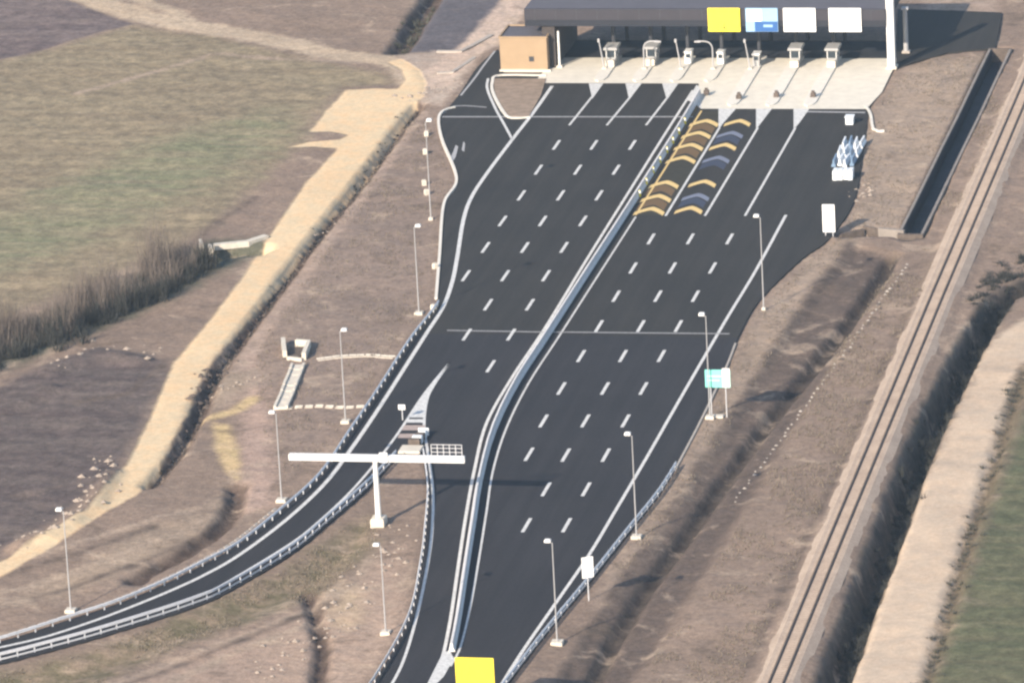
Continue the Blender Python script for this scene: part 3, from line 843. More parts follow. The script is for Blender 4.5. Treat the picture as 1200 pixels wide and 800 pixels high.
guardrail([(-11.95, 13.93), (-12.03, 8.37), (-12.26, -2.19), (-11.91, -20.51), (-11.81, -35.24), (-11.76, -50.87), (-13.34, -63.10), (-15.31, -73.86), (-17.57, -80.01), (-20.40, -86.64), (-23.89, -92.93), (-27.67, -97.85), (-33.28, -104.87), (-37.77, -108.45)], 'steel guardrail along the outer left edge of the curving exit ramp', 1)
guardrail([(-4.61, -43.37), (-5.62, -53.76), (-7.42, -65.32), (-9.23, -75.43), (-13.48, -88.07), (-15.38, -91.61), (-18.61, -95.98), (-23.88, -102.23), (-27.81, -106.29), (-31.79, -110.06), (-36.24, -113.59)], 'steel guardrail with posts along the inner lower edge of the exit ramp', 1, 0.95, 2.0, True)
guardrail([(-1.65, -42.02), (1.54, -54.54), (3.98, -67.20), (5.87, -78.08), (8.27, -95.06), (8.72, -112.54), (8.25, -120.98)], 'steel guardrail curving down along the left edge of the left carriageway', -1)
guardrail([(27.76, -45.26), (27.39, -55.15), (26.32, -67.04), (24.90, -83.35), (23.37, -98.93), (22.20, -113.56), (21.70, -120.52)], 'steel guardrail along the lower right edge of the right carriageway', 1, 0.80, 2.25, True)

# ------------------------------------------------------------------ precast gutter beside the ramp
def gutter(pts, label, w=0.8, step=1.1, mat='gutter'):
    P = smooth_line(pts, 0.5)
    ox, oy = P[0]
    root = tag(empty('drainage_gutter', (ox, oy, 0)), label, 'gutter')
    b = MB()
    b.v += [(-0.45, -w/2, -0.4), (0.45, -w/2, -0.4), (0.45, w/2, -0.4), (-0.45, w/2, -0.4)]
    b.v += [(-0.45, -w/2, 0.03), (0.45, -w/2, 0.03), (0.45, -w/2+0.14, 0.03), (-0.45, -w/2+0.14, 0.03), (0.45, 0, -0.16), (-0.45, 0, -0.16), (0.45, w/2-0.14, 0.03), (-0.45, w/2-0.14, 0.03), (0.45, w/2, 0.03), (-0.45, w/2, 0.03)]
    b.f = [(0, 1, 5, 4), (4, 5, 6, 7), (7, 6, 8, 9), (9, 8, 10, 11), (11, 10, 12, 13), (13, 12, 2, 3), (0, 4, 7, 9, 11, 13, 3), (1, 2, 12, 10, 8, 6, 5)]
    first = None
    for x, y, h in along(P, step, 0.4):
        z = gz(x, y) + 0.06
        if first is None:
            first = b.build('gutter_block', mat, root)
            first.location = (x-ox, y-oy, z)
            first.rotation_euler = (0, 0, h)
        else:
            place(first, (x-ox, y-oy, z), h, root)
    return root
gutter([(-14.00, -61.14), (-15.98, -71.96), (-18.05, -78.14), (-20.88, -84.80), (-24.37, -91.12), (-28.16, -96.07), (-33.79, -103.12)], 'row of pale concrete gutter blocks outside the left edge of the exit ramp', 0.9, 1.25)
gutter([(-22.09, -7.61), (-19.43, -6.50), (-16.41, -6.04), (-12.34, -6.53)], 'upper straight concrete gutter running across the bare left verge', 1.0, 0.95, 'plinth')
gutter([(-21.64, -26.05), (-18.09, -25.57), (-15.07, -25.43), (-11.93, -24.96)], 'lower straight concrete gutter running across the bare left verge', 0.8, 1.2, 'plinth')

# ------------------------------------------------------------------ drainage chute on the left verge
P = [(-23.85, -10.33), (-23.18, -16.19), (-22.57, -21.32), (-22.12, -25.76)]
root = tag(empty('drainage_chute', (P[0][0], P[0][1], 0)), 'stepped pale concrete drainage chute with angled headwall on the left verge', 'chute')
for k, (x, y, h) in enumerate(along(P, 2.1, 0.6)):
    z = gz(x, y)
    o = MB().chamfer_box(-0.95, 0.95, -0.85, 0.85, -0.4, 0.22, 0.06).box(-0.95, 0.95, -0.85, -0.55, 0.2, 0.42).box(-0.95, 0.95, 0.55, 0.85, 0.2, 0.42).build('chute_step', 'plinth', root)
    o.location = (x - P[0][0], y - P[0][1], z)
    o.rotation_euler = (0, 0, h)
hw = [(-27.76, -1.82), (-26.20, -7.45), (-23.64, -7.67), (-24.40, -2.69), (-25.94, -2.42)]
def wall(pts, w, h, name, mat, parent, z0=-0.5):
    ox, oy = parent.location.x, parent.location.y
    Q = [(x-ox, y-oy) for x, y in pts]
    return MB().sweep(Q, [(-w/2, z0), (-w/2, h), (w/2, h), (w/2, z0)]).build(name, mat, parent)
wall([(-27.66, -1.82), (-26.18, -7.12)], 0.5, 0.75, 'wing_wall', 'plinth', root)
wall([(-25.79, -7.43), (-23.87, -8.02)], 0.4, 0.15, 'sill_wall', 'plinth', root)
wall([(-23.74, -7.68), (-24.29, -2.69), (-25.94, -2.42)], 0.5, 0.7, 'wing_wall', 'plinth', root)
chx, chy = [(-25.51, -5.09)][0]
pool = MB().box(-1.0, 1.0, -2.2, 2.2, -0.4, -0.06).build('sump_floor', 'dark_stone', root)
pool.location = (chx - P[0][0], chy - P[0][1], 0)

# ------------------------------------------------------------------ canal on the right
cz = 0.0
P = straight(CANAL, 3.0)
ox, oy = P[0]
Q = [(x-ox, y-oy) for x, y in P]
can = tag(empty('concrete_canal', (ox, oy, 0)), 'deep straight concrete drainage canal beside the railway, dark inside', 'canal')
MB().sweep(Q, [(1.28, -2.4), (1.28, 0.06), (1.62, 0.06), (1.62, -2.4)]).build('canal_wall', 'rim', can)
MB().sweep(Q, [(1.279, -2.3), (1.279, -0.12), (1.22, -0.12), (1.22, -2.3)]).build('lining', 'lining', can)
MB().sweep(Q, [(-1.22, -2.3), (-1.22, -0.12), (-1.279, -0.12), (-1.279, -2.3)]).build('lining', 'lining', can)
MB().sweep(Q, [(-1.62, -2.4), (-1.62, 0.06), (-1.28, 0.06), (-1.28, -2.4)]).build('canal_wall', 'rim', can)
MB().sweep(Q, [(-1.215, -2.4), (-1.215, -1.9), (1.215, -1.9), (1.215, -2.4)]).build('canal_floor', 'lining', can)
hd = P[0]
h = math.atan2(P[1][1]-P[0][1], P[1][0]-P[0][0])
o = MB().box(-0.5, -0.02, -1.61, 1.61, -2.4, 0.055).build('headwall', 'dark_stone', can)
o.rotation_euler = (0, 0, h)
o = MB().box(0.02, 0.5, -1.61, 1.61, -2.4, 0.055).build('headwall', 'dark_stone', can)
o.location = (P[-1][0]-ox, P[-1][1]-oy, 0)
o.rotation_euler = (0, 0, h)
# culvert headwall at the near end
cv = [(37.44, 47.49), (40.82, 46.47)]
root = tag(empty('culvert', (cv[0][0], cv[0][1], 0)), 'low concrete culvert headwall with dark opening at the near end of the canal', 'culvert')
Q = [(x-cv[0][0], y-cv[0][1]) for x, y in cv]
MB().sweep(Q, [(-0.25, -1.2), (-0.25, 0.35), (0.25, 0.35), (0.25, -1.2)]).build('headwall', 'rim', root)
wall([(37.44, 47.49), (35.29, 48.92)], 0.3, 0.2, 'wing_wall', 'dark_stone', root, -1.0)
wall([(35.40, 48.18), (32.77, 46.22)], 0.5, -0.05, 'apron_slab', 'dark_stone', root, -1.0)

# ------------------------------------------------------------------ railway
P = straight(RAIL, 12.0)
ox, oy = P[0]
Q = [(x-ox, y-oy) for x, y in P]
rail = tag(empty('railway_track', (ox, oy, 0)), 'single straight railway track on pale ballast running down the right side', 'railway')
t = NT('ballast')
n1 = t.noise(3.5, 5, 0.7); n2 = t.noise(0.3, 4, 0.6)
f_ = t.math('ADD', t.math('MULTIPLY', n1, 0.6), t.math('MULTIPLY', n2, 0.4))
t.bump(n1, 0.6, 0.1)
M['ballast'] = t.done(t.mix(t.smooth(f_, 0.35, 0.65), alb(190, 169, 152), alb(218, 196, 176)), 0.95, 0.1)
MB().sweep(Q, [(-2.5, 0.0), (-1.6, 0.40), (1.6, 0.40), (2.5, 0.0)], False).build('ballast_bed', 'ballast', rail)
sl = MB()
RP = along(Q, 0.65, 0.2)
for x, y, h in RP:
    if -150 < y + oy < 190:
        c_, s_ = math.cos(h), math.sin(h)
        i = len(sl.v)
        for dz in (0.36, 0.425):
            for a, b_ in ((-0.12, -1.2), (0.12, -1.2), (0.12, 1.2), (-0.12, 1.2)):
                sl.v.append((x + a*c_ - b_*s_, y + a*s_ + b_*c_, dz))
        sl.f += [(i+4, i+5, i+6, i+7), (i, i+1, i+5, i+4), (i+1, i+2, i+6, i+5), (i+2, i+3, i+7, i+6), (i+3, i, i+4, i+7)]
o = sl.build('sleepers', 'ballast', rail)
o['kind'] = 'stuff'
for s in (-0.7175, 0.7175):
    MB().sweep(Q, [(s-0.19, 0.401), (s-0.19, 0.43), (s+0.19, 0.43), (s+0.19, 0.401)]).build('rust_strip', 'rust_ballast', rail)
    MB().sweep(Q, [(s-0.07, 0.42), (s-0.07, 0.45), (s-0.035, 0.47), (s-0.035, 0.60), (s+0.035, 0.60), (s+0.035, 0.47), (s+0.07, 0.45), (s+0.07, 0.42)]).build('rail', 'rust', rail)

# ------------------------------------------------------------------ toll station
YF = 125.0
XL, XR = -20.8, 28.0
can = tag(empty('toll_canopy', (3.6, YF, 0.0)), 'wide dark flat toll canopy spanning all the toll lanes', 'canopy')
def cp(b, name, mat):
    b.v = [(x - 3.6, y - YF, z) for x, y, z in b.v]
    return b.build(name, mat, can)
cp(MB().box(XL - 2.2, XR - 0.35, YF - 0.4, YF - 0.05, 7.0, 8.6), 'fascia', 'fascia')
cp(MB().box(XL - 2.2, XR - 0.35, YF - 0.32, YF - 0.05, 6.1, 6.999), 'fascia_lower_band', 'fascia_band')
cp(MB().box(XL - 2.2, XR - 0.35, YF - 0.05, YF + 20.0, 8.2, 8.55), 'roof_deck', 'roof')
cp(MB().box(XL - 2.15, XR - 0.4, YF - 0.04, YF + 19.9, 6.5, 6.7), 'soffit', 'soffit')
cp(MB().box(XL - 2.2, XL - 1.9, YF - 0.04, YF + 20.0, 6.1, 8.19), 'side_fascia', 'fascia')
cp(MB().box(XR - 0.65, XR - 0.352, YF - 0.04, YF + 20.0, 6.1, 8.19), 'side_fascia', 'fascia')
cp(MB().box(XL - 2.2, XR - 0.35, YF + 19.99, YF + 20.3, 6.1, 8.6), 'rear_fascia', 'fascia')
cp(MB().box(XL + 0.1, XL + 1.9, YF + 0.1, YF + 16.0, 0.0, 6.49), 'side_wall', 'dark_wall')
jsrc = None
for k in range(17):
    xj = XL - 2.2 + 2.95 * (k + 0.5) - 3.6
    if jsrc is None:
        jsrc = MB().box(-0.04, 0.04, -0.415, -0.401, 7.0, 8.6).build('fascia_joint', 'dark_steel', can)
        jsrc.location = (xj, 0, 0)
    else:
        place(jsrc, (xj, 0, 0), 0, can)
colsrc = None
for x in ISL_X:
    for yy in (YF + 5.0, YF + 15.0):
        if colsrc is None:
            colsrc = MB().bar((0, 0, 0.1), (0, 0, 6.5), 0.28, 0.28, 10).build('column', 'dark_steel', can)
            colsrc.location = (x - 3.6, yy - YF, 0)
        else:
            place(colsrc, (x - 3.6, yy - YF, 0), 0, can)
# white end pylon and white post
py = tag(empty('white_pylon', (XR + 0.2, 125.7, 0)), 'tall white pylon at the right end of the toll canopy', 'pylon')
MB().chamfer_box(-0.5, 0.5, -0.7, 0.7, 0.0, 12.5, 0.1).build('shaft', 'white_steel', py)
MB().chamfer_box(-0.75, 0.75, -0.95, 0.95, 0.0, 0.35, 0.08).build('base', 'plinth', py)
pp = tag(empty('white_post', ([(-18.48, 125.40)][0][0], [(-18.48, 125.40)][0][1], 0)), 'slim white post at the left end of the toll canopy', 'post')
MB().bar((0, 0, 0), (0, 0, 5.2), 0.17, 0.15, 8).build('shaft', 'white_steel', pp)
MB().chamfer_box(-0.4, 0.4, -0.4, 0.4, 0, 0.3, 0.06).build('base', 'plinth', pp)

# overhead signs on the fascia
def lane_sign(px_x, w, face, label, kind):
    r = tag(empty('lane_sign', (px_x, YF - 0.62, 7.2)), label, 'sign', 'lane signs on the toll canopy')
    pan = MB().chamfer_box(-w/2, w/2, -0.05, 0.05, -1.75, 1.6, 0.02).build('panel', face, r)
    MB().box(-w/2 + 0.4, -w/2 + 0.55, 0.05, 0.30, -1.2, 1.2).box(w/2 - 0.55, w/2 - 0.4, 0.05, 0.30, -1.2, 1.2).build('bracket', 'dark_steel', r)
    def mark(b, name, mat):
        b.build(name, mat, pan)
    if kind == 'arrow':
        mark(MB().box(-0.10, 0.10, -0.062, -0.051, -1.15, -0.55), 'arrow_stem', 'green_mark')
        a = MB(); a.v = [(-0.3, -0.058, -1.1), (0.3, -0.058, -1.1), (0, -0.058, -1.5)]; a.f = [(0, 1, 2)]
        mark(a, 'arrow_head', 'green_mark')
    elif kind == 'card':
        mark(MB().box(-1.0, 2.2, -0.062, -0.051, -1.72, -0.30), 'blue_field', 'blue_sign')
        mark(MB().box(0.2, 1.5, -0.072, -0.063, -1.1, -0.75), 'card_symbol', 'pale_blue_sign')
        mark(MB().box(-2.1, 0.0, -0.062, -0.051, -0.25, 1.4), 'white_field', 'white_sign')
    else:
        mark(MB().box(-0.10, 0.10, -0.062, -0.051, -1.2, -0.75), 'arrow_stem', 'grey_mark')
        mark(MB().box(-0.5, 0.5, -0.062, -0.051, -0.35, -0.28), 'print_line', 'pale_blue_sign')
    return r
SX = [[(5.20, 128.89)][0][0], [(10.49, 128.95)][0][0], [(15.76, 129.01)][0][0], [(22.09, 129.08)][0][0]]
lane_sign(SX[0], 4.5, 'yellow_sign', 'yellow lane sign on the toll canopy fascia', 'arrow')
lane_sign(SX[1], 4.5, 'pale_blue_sign', 'white lane sign with blue lower corner on the toll canopy', 'card')
lane_sign(SX[2], 4.5, 'white_sign', 'plain white lane sign right beside the blue and white one', 'white')
lane_sign(SX[3], 4.5, 'white_sign', 'rightmost plain white lane sign nearest the white pylon', 'white')

# islands, booths, masts
ORD = ['first', 'second', 'third', 'fourth', 'fifth', 'sixth', 'seventh']
def island(k, x):
    y0 = 117.6 if k < 4 else 105.2
    r = tag(empty('toll_island', (x, y0, 0.012)), ORD[k] + ' raised toll island counted from the left, pale concrete with rounded nose', 'traffic island', 'toll islands')
    L = 131.2 - y0
    dx = 0.0
    poly = [(0.85, L), (0.85, 2.2), (0.6, 0.9), (0.0, 0.0), (-0.6, 0.9), (-0.85, 2.2), (-0.85, L)]
    MB().prism(poly, 0.0, 0.17).build('kerb_slab', 'kerb', r, tri=True)
    return r
for k, x in enumerate(ISL_X):
    island(k, x)
def booth(x, y, label):
    r = tag(empty('toll_booth', (x, y, 0.182)), label, 'toll booth', 'toll booths')
    MB().box(-0.65, 0.65, -1.3, 1.3, 0.0, 1.05).build('base_panel', 'booth', r)
    win = MB().box(-0.60, 0.60, -1.25, 1.25, 1.05, 2.15).build('window', 'glass', r)
    b = MB()
    for sx in (-0.62, 0.62):
        for sy in (-1.27, -0.1, 1.27):
            b.box(sx-0.05, sx+0.05, sy-0.05, sy+0.05, 1.05, 2.15)
    b.build('window_frame', 'white_steel', win)
    MB().chamfer_box(-0.95, 0.95, -1.6, 1.6, 2.15, 2.5, 0.08).build('roof', 'booth', r)
    MB().chamfer_box(-0.6, 0.6, -2.3, -1.5, 0.0, 0.9, 0.1).build('bumper_block', 'plinth', r)
    return r
BY = 127.4
booth(ISL_X[0] + 0.25, BY, 'leftmost toll booth, grey with flat white roof')
booth(ISL_X[1] + 0.55, BY + 0.6, 'second toll booth from the left under a curved mast')
booth(ISL_X[5] + 0.35, BY, 'toll booth below the third lane sign from the left')
booth(ISL_X[6] + 0.25, BY, 'rightmost toll booth below the rightmost white sign')
def machine(x, y, label, mat='booth'):
    r = tag(empty('payment_machine', (x, y, 0.182)), label, 'payment machine', 'payment machines')
    cab = MB().chamfer_box(-0.45, 0.45, -0.8, 0.8, 0.0, 1.55, 0.12).build('cabinet', mat, r)
    MB().box(-0.3, 0.3, -0.83, -0.801, 0.8, 1.35).build('screen', 'glass', cab)
    MB().chamfer_box(-0.55, 0.55, -0.95, 0.95, 1.55, 1.72, 0.04).build('cap', 'white_steel', r)
machine(ISL_X[2] + 0.5, BY + 0.4, 'pale payment cabinet on the third toll island from the left', 'white_steel')
machine(ISL_X[3] + 0.3, BY + 0.2, 'white payment cabinet below the yellow sign', 'white_steel')
machine(ISL_X[4] + 0.2, BY - 0.8, 'pale payment cabinet below the blue and white sign')
def mast(x, y, kind, label, mat='mast_steel'):
    r = tag(empty('lane_mast', (x, y, 0.182)), label, 'mast', 'masts on the toll islands')
    if kind == 'lean':
        MB().bar((0, 0, 0), (-0.62, 0.0, 4.1), 0.12, 0.08, 8).build('shaft', mat, r)
        MB().box(-0.78, -0.5, -0.12, 0.12, 3.75, 4.25).build('signal_head', mat, r)
    else:
        s = kind
        pts = [(0, 0, 0), (0, 0, 2.9)] + [(s*1.0*(1-math.cos(a)), 0, 2.9 + 1.0*math.sin(a)) for a in (0.4, 0.8, 1.2, PI/2)] + [(s*2.1, 0, 3.95)]
        MB().tube(pts, 0.10, 8).build('shaft', mat, r)
        MB().chamfer_box(min(s*1.6, s*2.5), max(s*1.6, s*2.5), -0.2, 0.2, 3.78, 3.98, 0.04).build('lamp_head', mat, r)
    MB().chamfer_box(-0.3, 0.3, -0.3, 0.3, 0, 0.18, 0.04).build('foot', 'plinth', r)
mast(ISL_X[0] - 0.35, 124.2, 'lean', 'straight leaning mast beside the leftmost toll booth')
mast(ISL_X[1] - 0.0, 124.2, 1, 'curved white mast bending right over the second toll booth')
mast(ISL_X[2] + 0.0, 124.2, 'lean', 'straight leaning mast on the third toll island from the left')
mast(ISL_X[3] - 0.3, 124.2, -1, 'curved white mast bending left beside the yellow sign')
mast(ISL_X[4] - 0.4, 124.2, 'lean', 'straight mast below the blue and white sign')
# small delineators and cabinets on the apron noses
for k, (x, y) in enumerate([(9.58, 108.80), (14.60, 109.75), (19.63, 109.83), (4.75, 110.91)]):
    r = tag(MB().chamfer_box(-0.35, 0.35, -0.35, 0.35, 0.15, 0.75, 0.1).box(-0.2, 0.2, -0.2, 0.2, 0.75, 1.0).build('island_marker', 'dark_stone'), ['dark grey marker block on the nose of the fifth toll island', 'dark grey marker block on the nose of the sixth toll island', 'dark grey marker block on the nose of the seventh toll island', 'dark grey marker block where the median meets the concrete apron'][k], 'marker', 'markers on island noses')
    r.location = (x, y, 0.03)

# toll office
bx0, bx1 = [(-26.48, 123.48)][0][0], [(-20.06, 123.56)][0][0] + 0.25
by = [(-24.91, 123.49)][0][1]
off = tag(empty('toll_office', ((bx0+bx1)/2, by, 0)), 'small cream walled office block with flat grey roof left of the toll canopy', 'building')
hw_ = (bx1 - bx0) / 2
H_ = 4.7
MB().box(-hw_, hw_, 0, 6.5, 0, H_).build('wall', 'cream', off)
MB().box(-hw_ - 0.12, hw_ + 0.12, -0.12, 0.12, H_ - 0.001, H_ + 0.22).box(-hw_ - 0.12, hw_ + 0.12, 6.4, 6.62, H_ - 0.001, H_ + 0.22).box(-hw_ - 0.12, -hw_ + 0.12, 0.12, 6.4, H_ - 0.001, H_ + 0.22).box(hw_ - 0.12, hw_ + 0.12, 0.12, 6.4, H_ - 0.001, H_ + 0.22).build('parapet', 'cream', off)
MB().box(-hw_ + 0.125, hw_ - 0.125, 0.125, 6.39, H_ + 0.004, H_ + 0.06).build('roof', 'roof', off)
MB().box(0.75, 1.45, -0.05, 0.02, 1.35, 2.05).build('vent', 'dark_steel', off)
MB().box(-hw_ - 0.1, hw_ + 0.5, -0.5, -0.003, -0.05, 0.22).build('plinth_step', 'concrete', off)

# ------------------------------------------------------------------ street lamps
lamp_parts = None
def make_lamp(h=11.0):
    pole = MB().bar((0, 0, 0.3), (0, 0, h), 0.085, 0.05, 8).build('pole', 'mast_steel')
    arm = MB().bar((0, 0, h - 0.05), (-0.5, 0.1, h + 0.12), 0.05, 0.04, 6).build('arm', 'mast_steel')
    head = MB().chamfer_box(-0.8, -0.15, -0.2, 0.35, h + 0.05, h + 0.35, 0.08).build('lamp_head', 'white_steel')
    base = MB().chamfer_box(-0.55, 0.55, -0.55, 0.55, -0.6, 0.32, 0.05).build('plinth', 'plinth')
    return [pole, arm, head, base]
def lamp(pt, h, label, flip=False, plinth=1.0):
    global lamp_parts
    x, y = pt
    r = tag(empty('street_lamp', (x, y, max(gz(x, y), -0.3) + 0.02)), label, 'street lamp', 'street lamps along the carriageways')
    s = h / 11.0
    if lamp_parts is None:
        lamp_parts = make_lamp()
        ps = lamp_parts
    else:
        ps = []
        for p in lamp_parts:
            c = p.copy()
            col.objects.link(c)
            ps.append(c)
    ps[2].parent = ps[1]
    for p in (ps[0], ps[1], ps[3]):
        p.parent = r
        p.scale = (-1 if flip else 1, 1, s) if p.name.split('.')[0] != 'plinth' else (plinth, plinth, 1)
    return r
lamp([(-13.29, -30.98)][0], 11.0, 'street lamp on the left verge between the two concrete gutters', True, 0.9)
lamp([(-14.23, -58.57)][0], 10.2, 'street lamp on the left verge below the drainage chute')
lamp([(-28.42, -94.78)][0], 11.2, 'street lamp by the ramp guardrail nearest the left edge')
lamp([(-13.70, 10.73)][0], 11.0, 'street lamp on the left verge beside the plaza edge bend', True, 0.9)
lamp([(-20.90, 51.06)][0], 13.0, 'slim street lamp on the left verge farthest from the camera', True, 0.5)
lamp([(6.60, -99.00)][0], 9.6, 'street lamp in the bare ground between ramp and left carriageway', False, 0.9)
lamp([(28.16, 14.07)][0], 11.6, 'street lamp on the right verge opposite the white edge line end', False, 0.4)
lamp([(27.49, -68.35)][0], 11.6, 'street lamp on the right verge above the small white panel', False, 1.0)
lamp([(25.08, -100.83)][0], 11.0, 'street lamp on the right verge nearest the camera', False, 1.1)
lamp([(28.60, -27.42)][0], 12.2, 'street lamp standing behind the teal sign', False, 0.9)
gp = [(29.08, 133.74)][0]
r = tag(empty('grey_column', (gp[0], gp[1], 0.03)), 'thick grey column in the shade right of the white pylon', 'column')
MB().bar((0, 0, 0), (0, 0, 6.2), 0.36, 0.32, 12).build('shaft', 'mast_steel', r)
MB().chamfer_box(-0.55, 0.55, -0.55, 0.55, 0, 0.3, 0.05).build('base', 'gutter', r)
MB().chamfer_box(-0.5, 0.5, -0.5, 0.5, 6.2, 6.5, 0.08).build('cap', 'mast_steel', r)

# ------------------------------------------------------------------ T-shaped gantry
gxx, gyy = [(-1.62, -65.56)][0]
gan = tag(empty('sign_gantry', (gxx, gyy, 0)), 'white T-shaped gantry reaching over the exit ramp and left carriageway', 'gantry')
MB().chamfer_box(-0.75, 0.75, -0.9, 0.9, -0.5, 0.75, 0.1).build('plinth', 'plinth', gan)
MB().bar((0, 0, 0.6), (0, 0, 7.5), 0.33, 0.26, 10).build('post', 'white_steel', gan)
MB().chamfer_box(-9.6, 10.0, -0.28, 0.28, 7.2, 7.9, 0.05).build('beam', 'white_steel', gan)
b = MB()
for k in range(6):
    x = 6.3 + k * 0.68
    b.bar((x, 0.1, 7.9), (x, 0.1, 9.15), 0.045)
for z in (8.3, 8.75, 9.15):
    b.bar((6.3, 0.1, z), (9.7, 0.1, z), 0.04)
b.build('walkway_railing', 'steel', gan)
MB().box(0.6, 1.5, -0.5, -0.29, 7.2, 8.3).build('junction_box', 'white_steel', gan)

# crash cushion and nose plate at the exit split
nx, ny = [(-3.08, -39.07)][0]
cc = tag(empty('crash_cushion', (nx, ny, 0)), 'low crash cushion with pale blocks at the exit ramp nose', 'crash cushion')
for k in range(4):
    o = MB().chamfer_box(-0.42 - 0.08*k, 0.42 + 0.08*k, -0.4, 0.4, 0.0, 0.85, 0.08).build('cushion_cell', 'white_plastic' if k % 2 == 0 else 'dark_stone', cc)
    o.location = (-0.1*k, 3.0 - 1.0*k, 0)
MB().box(-0.6, 0.6, 3.45, 3.55, 0.1, 0.95).build('nose_panel', 'white_plastic', cc)
MB().chamfer_box(-1.6, 0.9, -2.9, -0.6, 0.0, 0.3, 0.05).build('concrete_pad', 'plinth', cc)

def panel_sign(name, pt, w, z0, z1, face, label, cat='sign', posts=1, rz=0.0, back='steel', extra=None, zb=None):
    x, y = pt
    zb = gz(x, y) if zb is None else zb
    r = tag(empty(name, (x, y, zb), rz), label, cat)
    MB().chamfer_box(-w/2, w/2, -0.16, -0.08, z0, z1, 0.015).build('panel', face, r)
    ps = [0.0] if posts == 1 else [-w*0.3, w*0.3]
    for q in ps:
        MB().bar((q, 0, -0.3), (q, 0, z1 - 0.1), 0.06, 0.06, 8).build('post', 'steel', r)
    MB().box(-w/2 + 0.1, w/2 - 0.1, -0.08, -0.05, z0 + 0.3, z0 + 0.4).box(-w/2 + 0.1, w/2 - 0.1, -0.08, -0.05, z1 - 0.4, z1 - 0.3).build('bracket', 'steel', r)
    return r
r = panel_sign('marker_sign', [(-6.76, -30.05)][0], 0.8, 1.3, 1.9, 'white_sign', 'small white marker sign on a thin post beside the exit nose', zb=0.0)
r = panel_sign('direction_sign', [(29.57, -26.75)][0], 2.9, 3.6, 5.7, 'teal_sign', 'teal and white roadside sign on the right verge', posts=2)
MB().box(0.55, 1.4, -0.172, -0.161, 3.65, 5.9).build('white_panel', 'white_sign', r)
MB().box(-1.2, 0.4, -0.172, -0.161, 4.9, 5.0).build('print_line', 'white_sign', r)
MB().box(-1.2, 0.2, -0.172, -0.161, 4.4, 4.5).build('print_line', 'white_sign', r)
MB().chamfer_box(-0.9, 0.5, -0.5, 0.5, -0.4, 0.2, 0.05).build('plinth', 'plinth', r)
r = panel_sign('information_sign', [(31.53, 45.06)][0], 1.55, 0.7, 4.3, 'white_sign', 'tall blank white sign panel at the right plaza edge', posts=2)
r = panel_sign('verge_sign', [(25.96, -88.00)][0], 1.25, 2.6, 4.9, 'white_sign', 'small white panel on the guardrail of the right carriageway', posts=1, rz=0.5)
r = panel_sign('warning_sign', [(21.51, -123.82)][0], 3.9, 3.4, 6.9, 'yellow_sign', 'yellow roadside sign cut off at the bottom edge', posts=2, zb=0.0)

# flexible delineators beside the first priority lane
dsrc = None
DL = [(4.34, 96.19), (4.41, 91.12), (4.41, 86.52), (4.40, 81.96), (4.36, 77.05), (4.31, 72.20), (4.34, 67.00), (4.44, 61.48)]
for k, (x, y) in enumerate(DL):
    r = tag(empty('lane_delineator', (x, y, 0.0)), 'short yellow and white delineator post by the median, ' + ['first', 'second', 'third', 'fourth', 'fifth', 'sixth', 'seventh', 'eighth'][k] + ' from the toll apron', 'delineator', 'delineators along the median')
    if dsrc is None:
        dsrc = [MB().bar((0, 0, 0.04), (0, 0, 0.95), 0.14, 0.12, 8).build('stem', 'yellow_sign', r),
                MB().bar((0, 0, 0.55), (0, 0, 0.85), 0.155, 0.155, 8).build('band', 'white_sign', r),
                MB().bar((0, 0, 0.0), (0, 0, 0.06), 0.28, 0.26, 8).build('foot', 'dark_steel', r)]
    else:
        for p in dsrc:
            c = p.copy(); col.objects.link(c); c.parent = r
line([(4.23, 105.65), (4.37, 58.75)], 0.9, 'brown_paint', smooth=False, name='lane_hatching', z=0.004)

# ------------------------------------------------------------------ stored barriers beside the lanes on the right
def water_barrier(pt, rz, mat, label, z=0.0, L=2.0):
    r = tag(empty('plastic_barrier', (pt[0], pt[1], z), rz), label, 'barrier', 'stored plastic barriers')
    b = MB()
    for yy in (-L/2, L/2):
        b.v += [(-0.28, yy, 0.0), (0.28, yy, 0.0), (0.28, yy, 0.25), (0.12, yy, 0.45), (0.10, yy, 0.95), (-0.10, yy, 0.95), (-0.12, yy, 0.45), (-0.28, yy, 0.25)]
    b.f = [(k, (k+1) % 8, 8+(k+1) % 8, 8+k) for k in range(8)] + [tuple(range(8))[::-1], tuple(range(8, 16))]
    b.build('body', mat, r)
    MB().box(-0.05, 0.05, L/2 + 0.0, L/2 + 0.12, 0.1, 0.85).build('connector', mat, r)
    return r
bx_, by_ = [(28.47, 77.62)][0]
for c in range(4):
    for q in range(3):
        m_ = 'white_plastic' if (c + q) % 3 else 'blue_plastic'
        water_barrier((bx_ - 1.05 + c * 0.78, by_ + q * 4.1 + 0.5 * (c % 2)), 0.12 * (rng.random() - 0.5), m_,
                      ('white' if m_ == 'white_plastic' else 'blue') + ' plastic traffic barrier, ' + ['nearest', 'middle', 'farthest'][q] + ' row, ' + ['first', 'second', 'third', 'fourth'][c] + ' from the left, at the right plaza edge', 0.004, 3.2)
x, y = [(29.53, 70.43)][0]
pal = tag(empty('block_stack', (x, y, 0.004)), 'white stack of concrete blocks at the right plaza edge below the plastic barriers', 'block stack')
for i in range(4):
    for j in range(2):
        o = MB().chamfer_box(-0.30, 0.30, -0.8, 0.8, 0, 0.62, 0.05).build('block', 'white_plastic', pal)
        o.location = (-0.98 + i*0.65, 0.5*rng.random(), j*0.63)
x, y = [(26.53, 97.04)][0]
r = tag(MB().chamfer_box(-0.5, 0.5, -0.6, 0.6, 0.0, 1.0, 0.12).box(-0.6, 0.6, -0.7, 0.7, 0.98, 1.1).build('storage_box', 'white_plastic'), 'small white storage box behind the stored plastic barriers', 'box')
r.location = (x, y, 0.004)

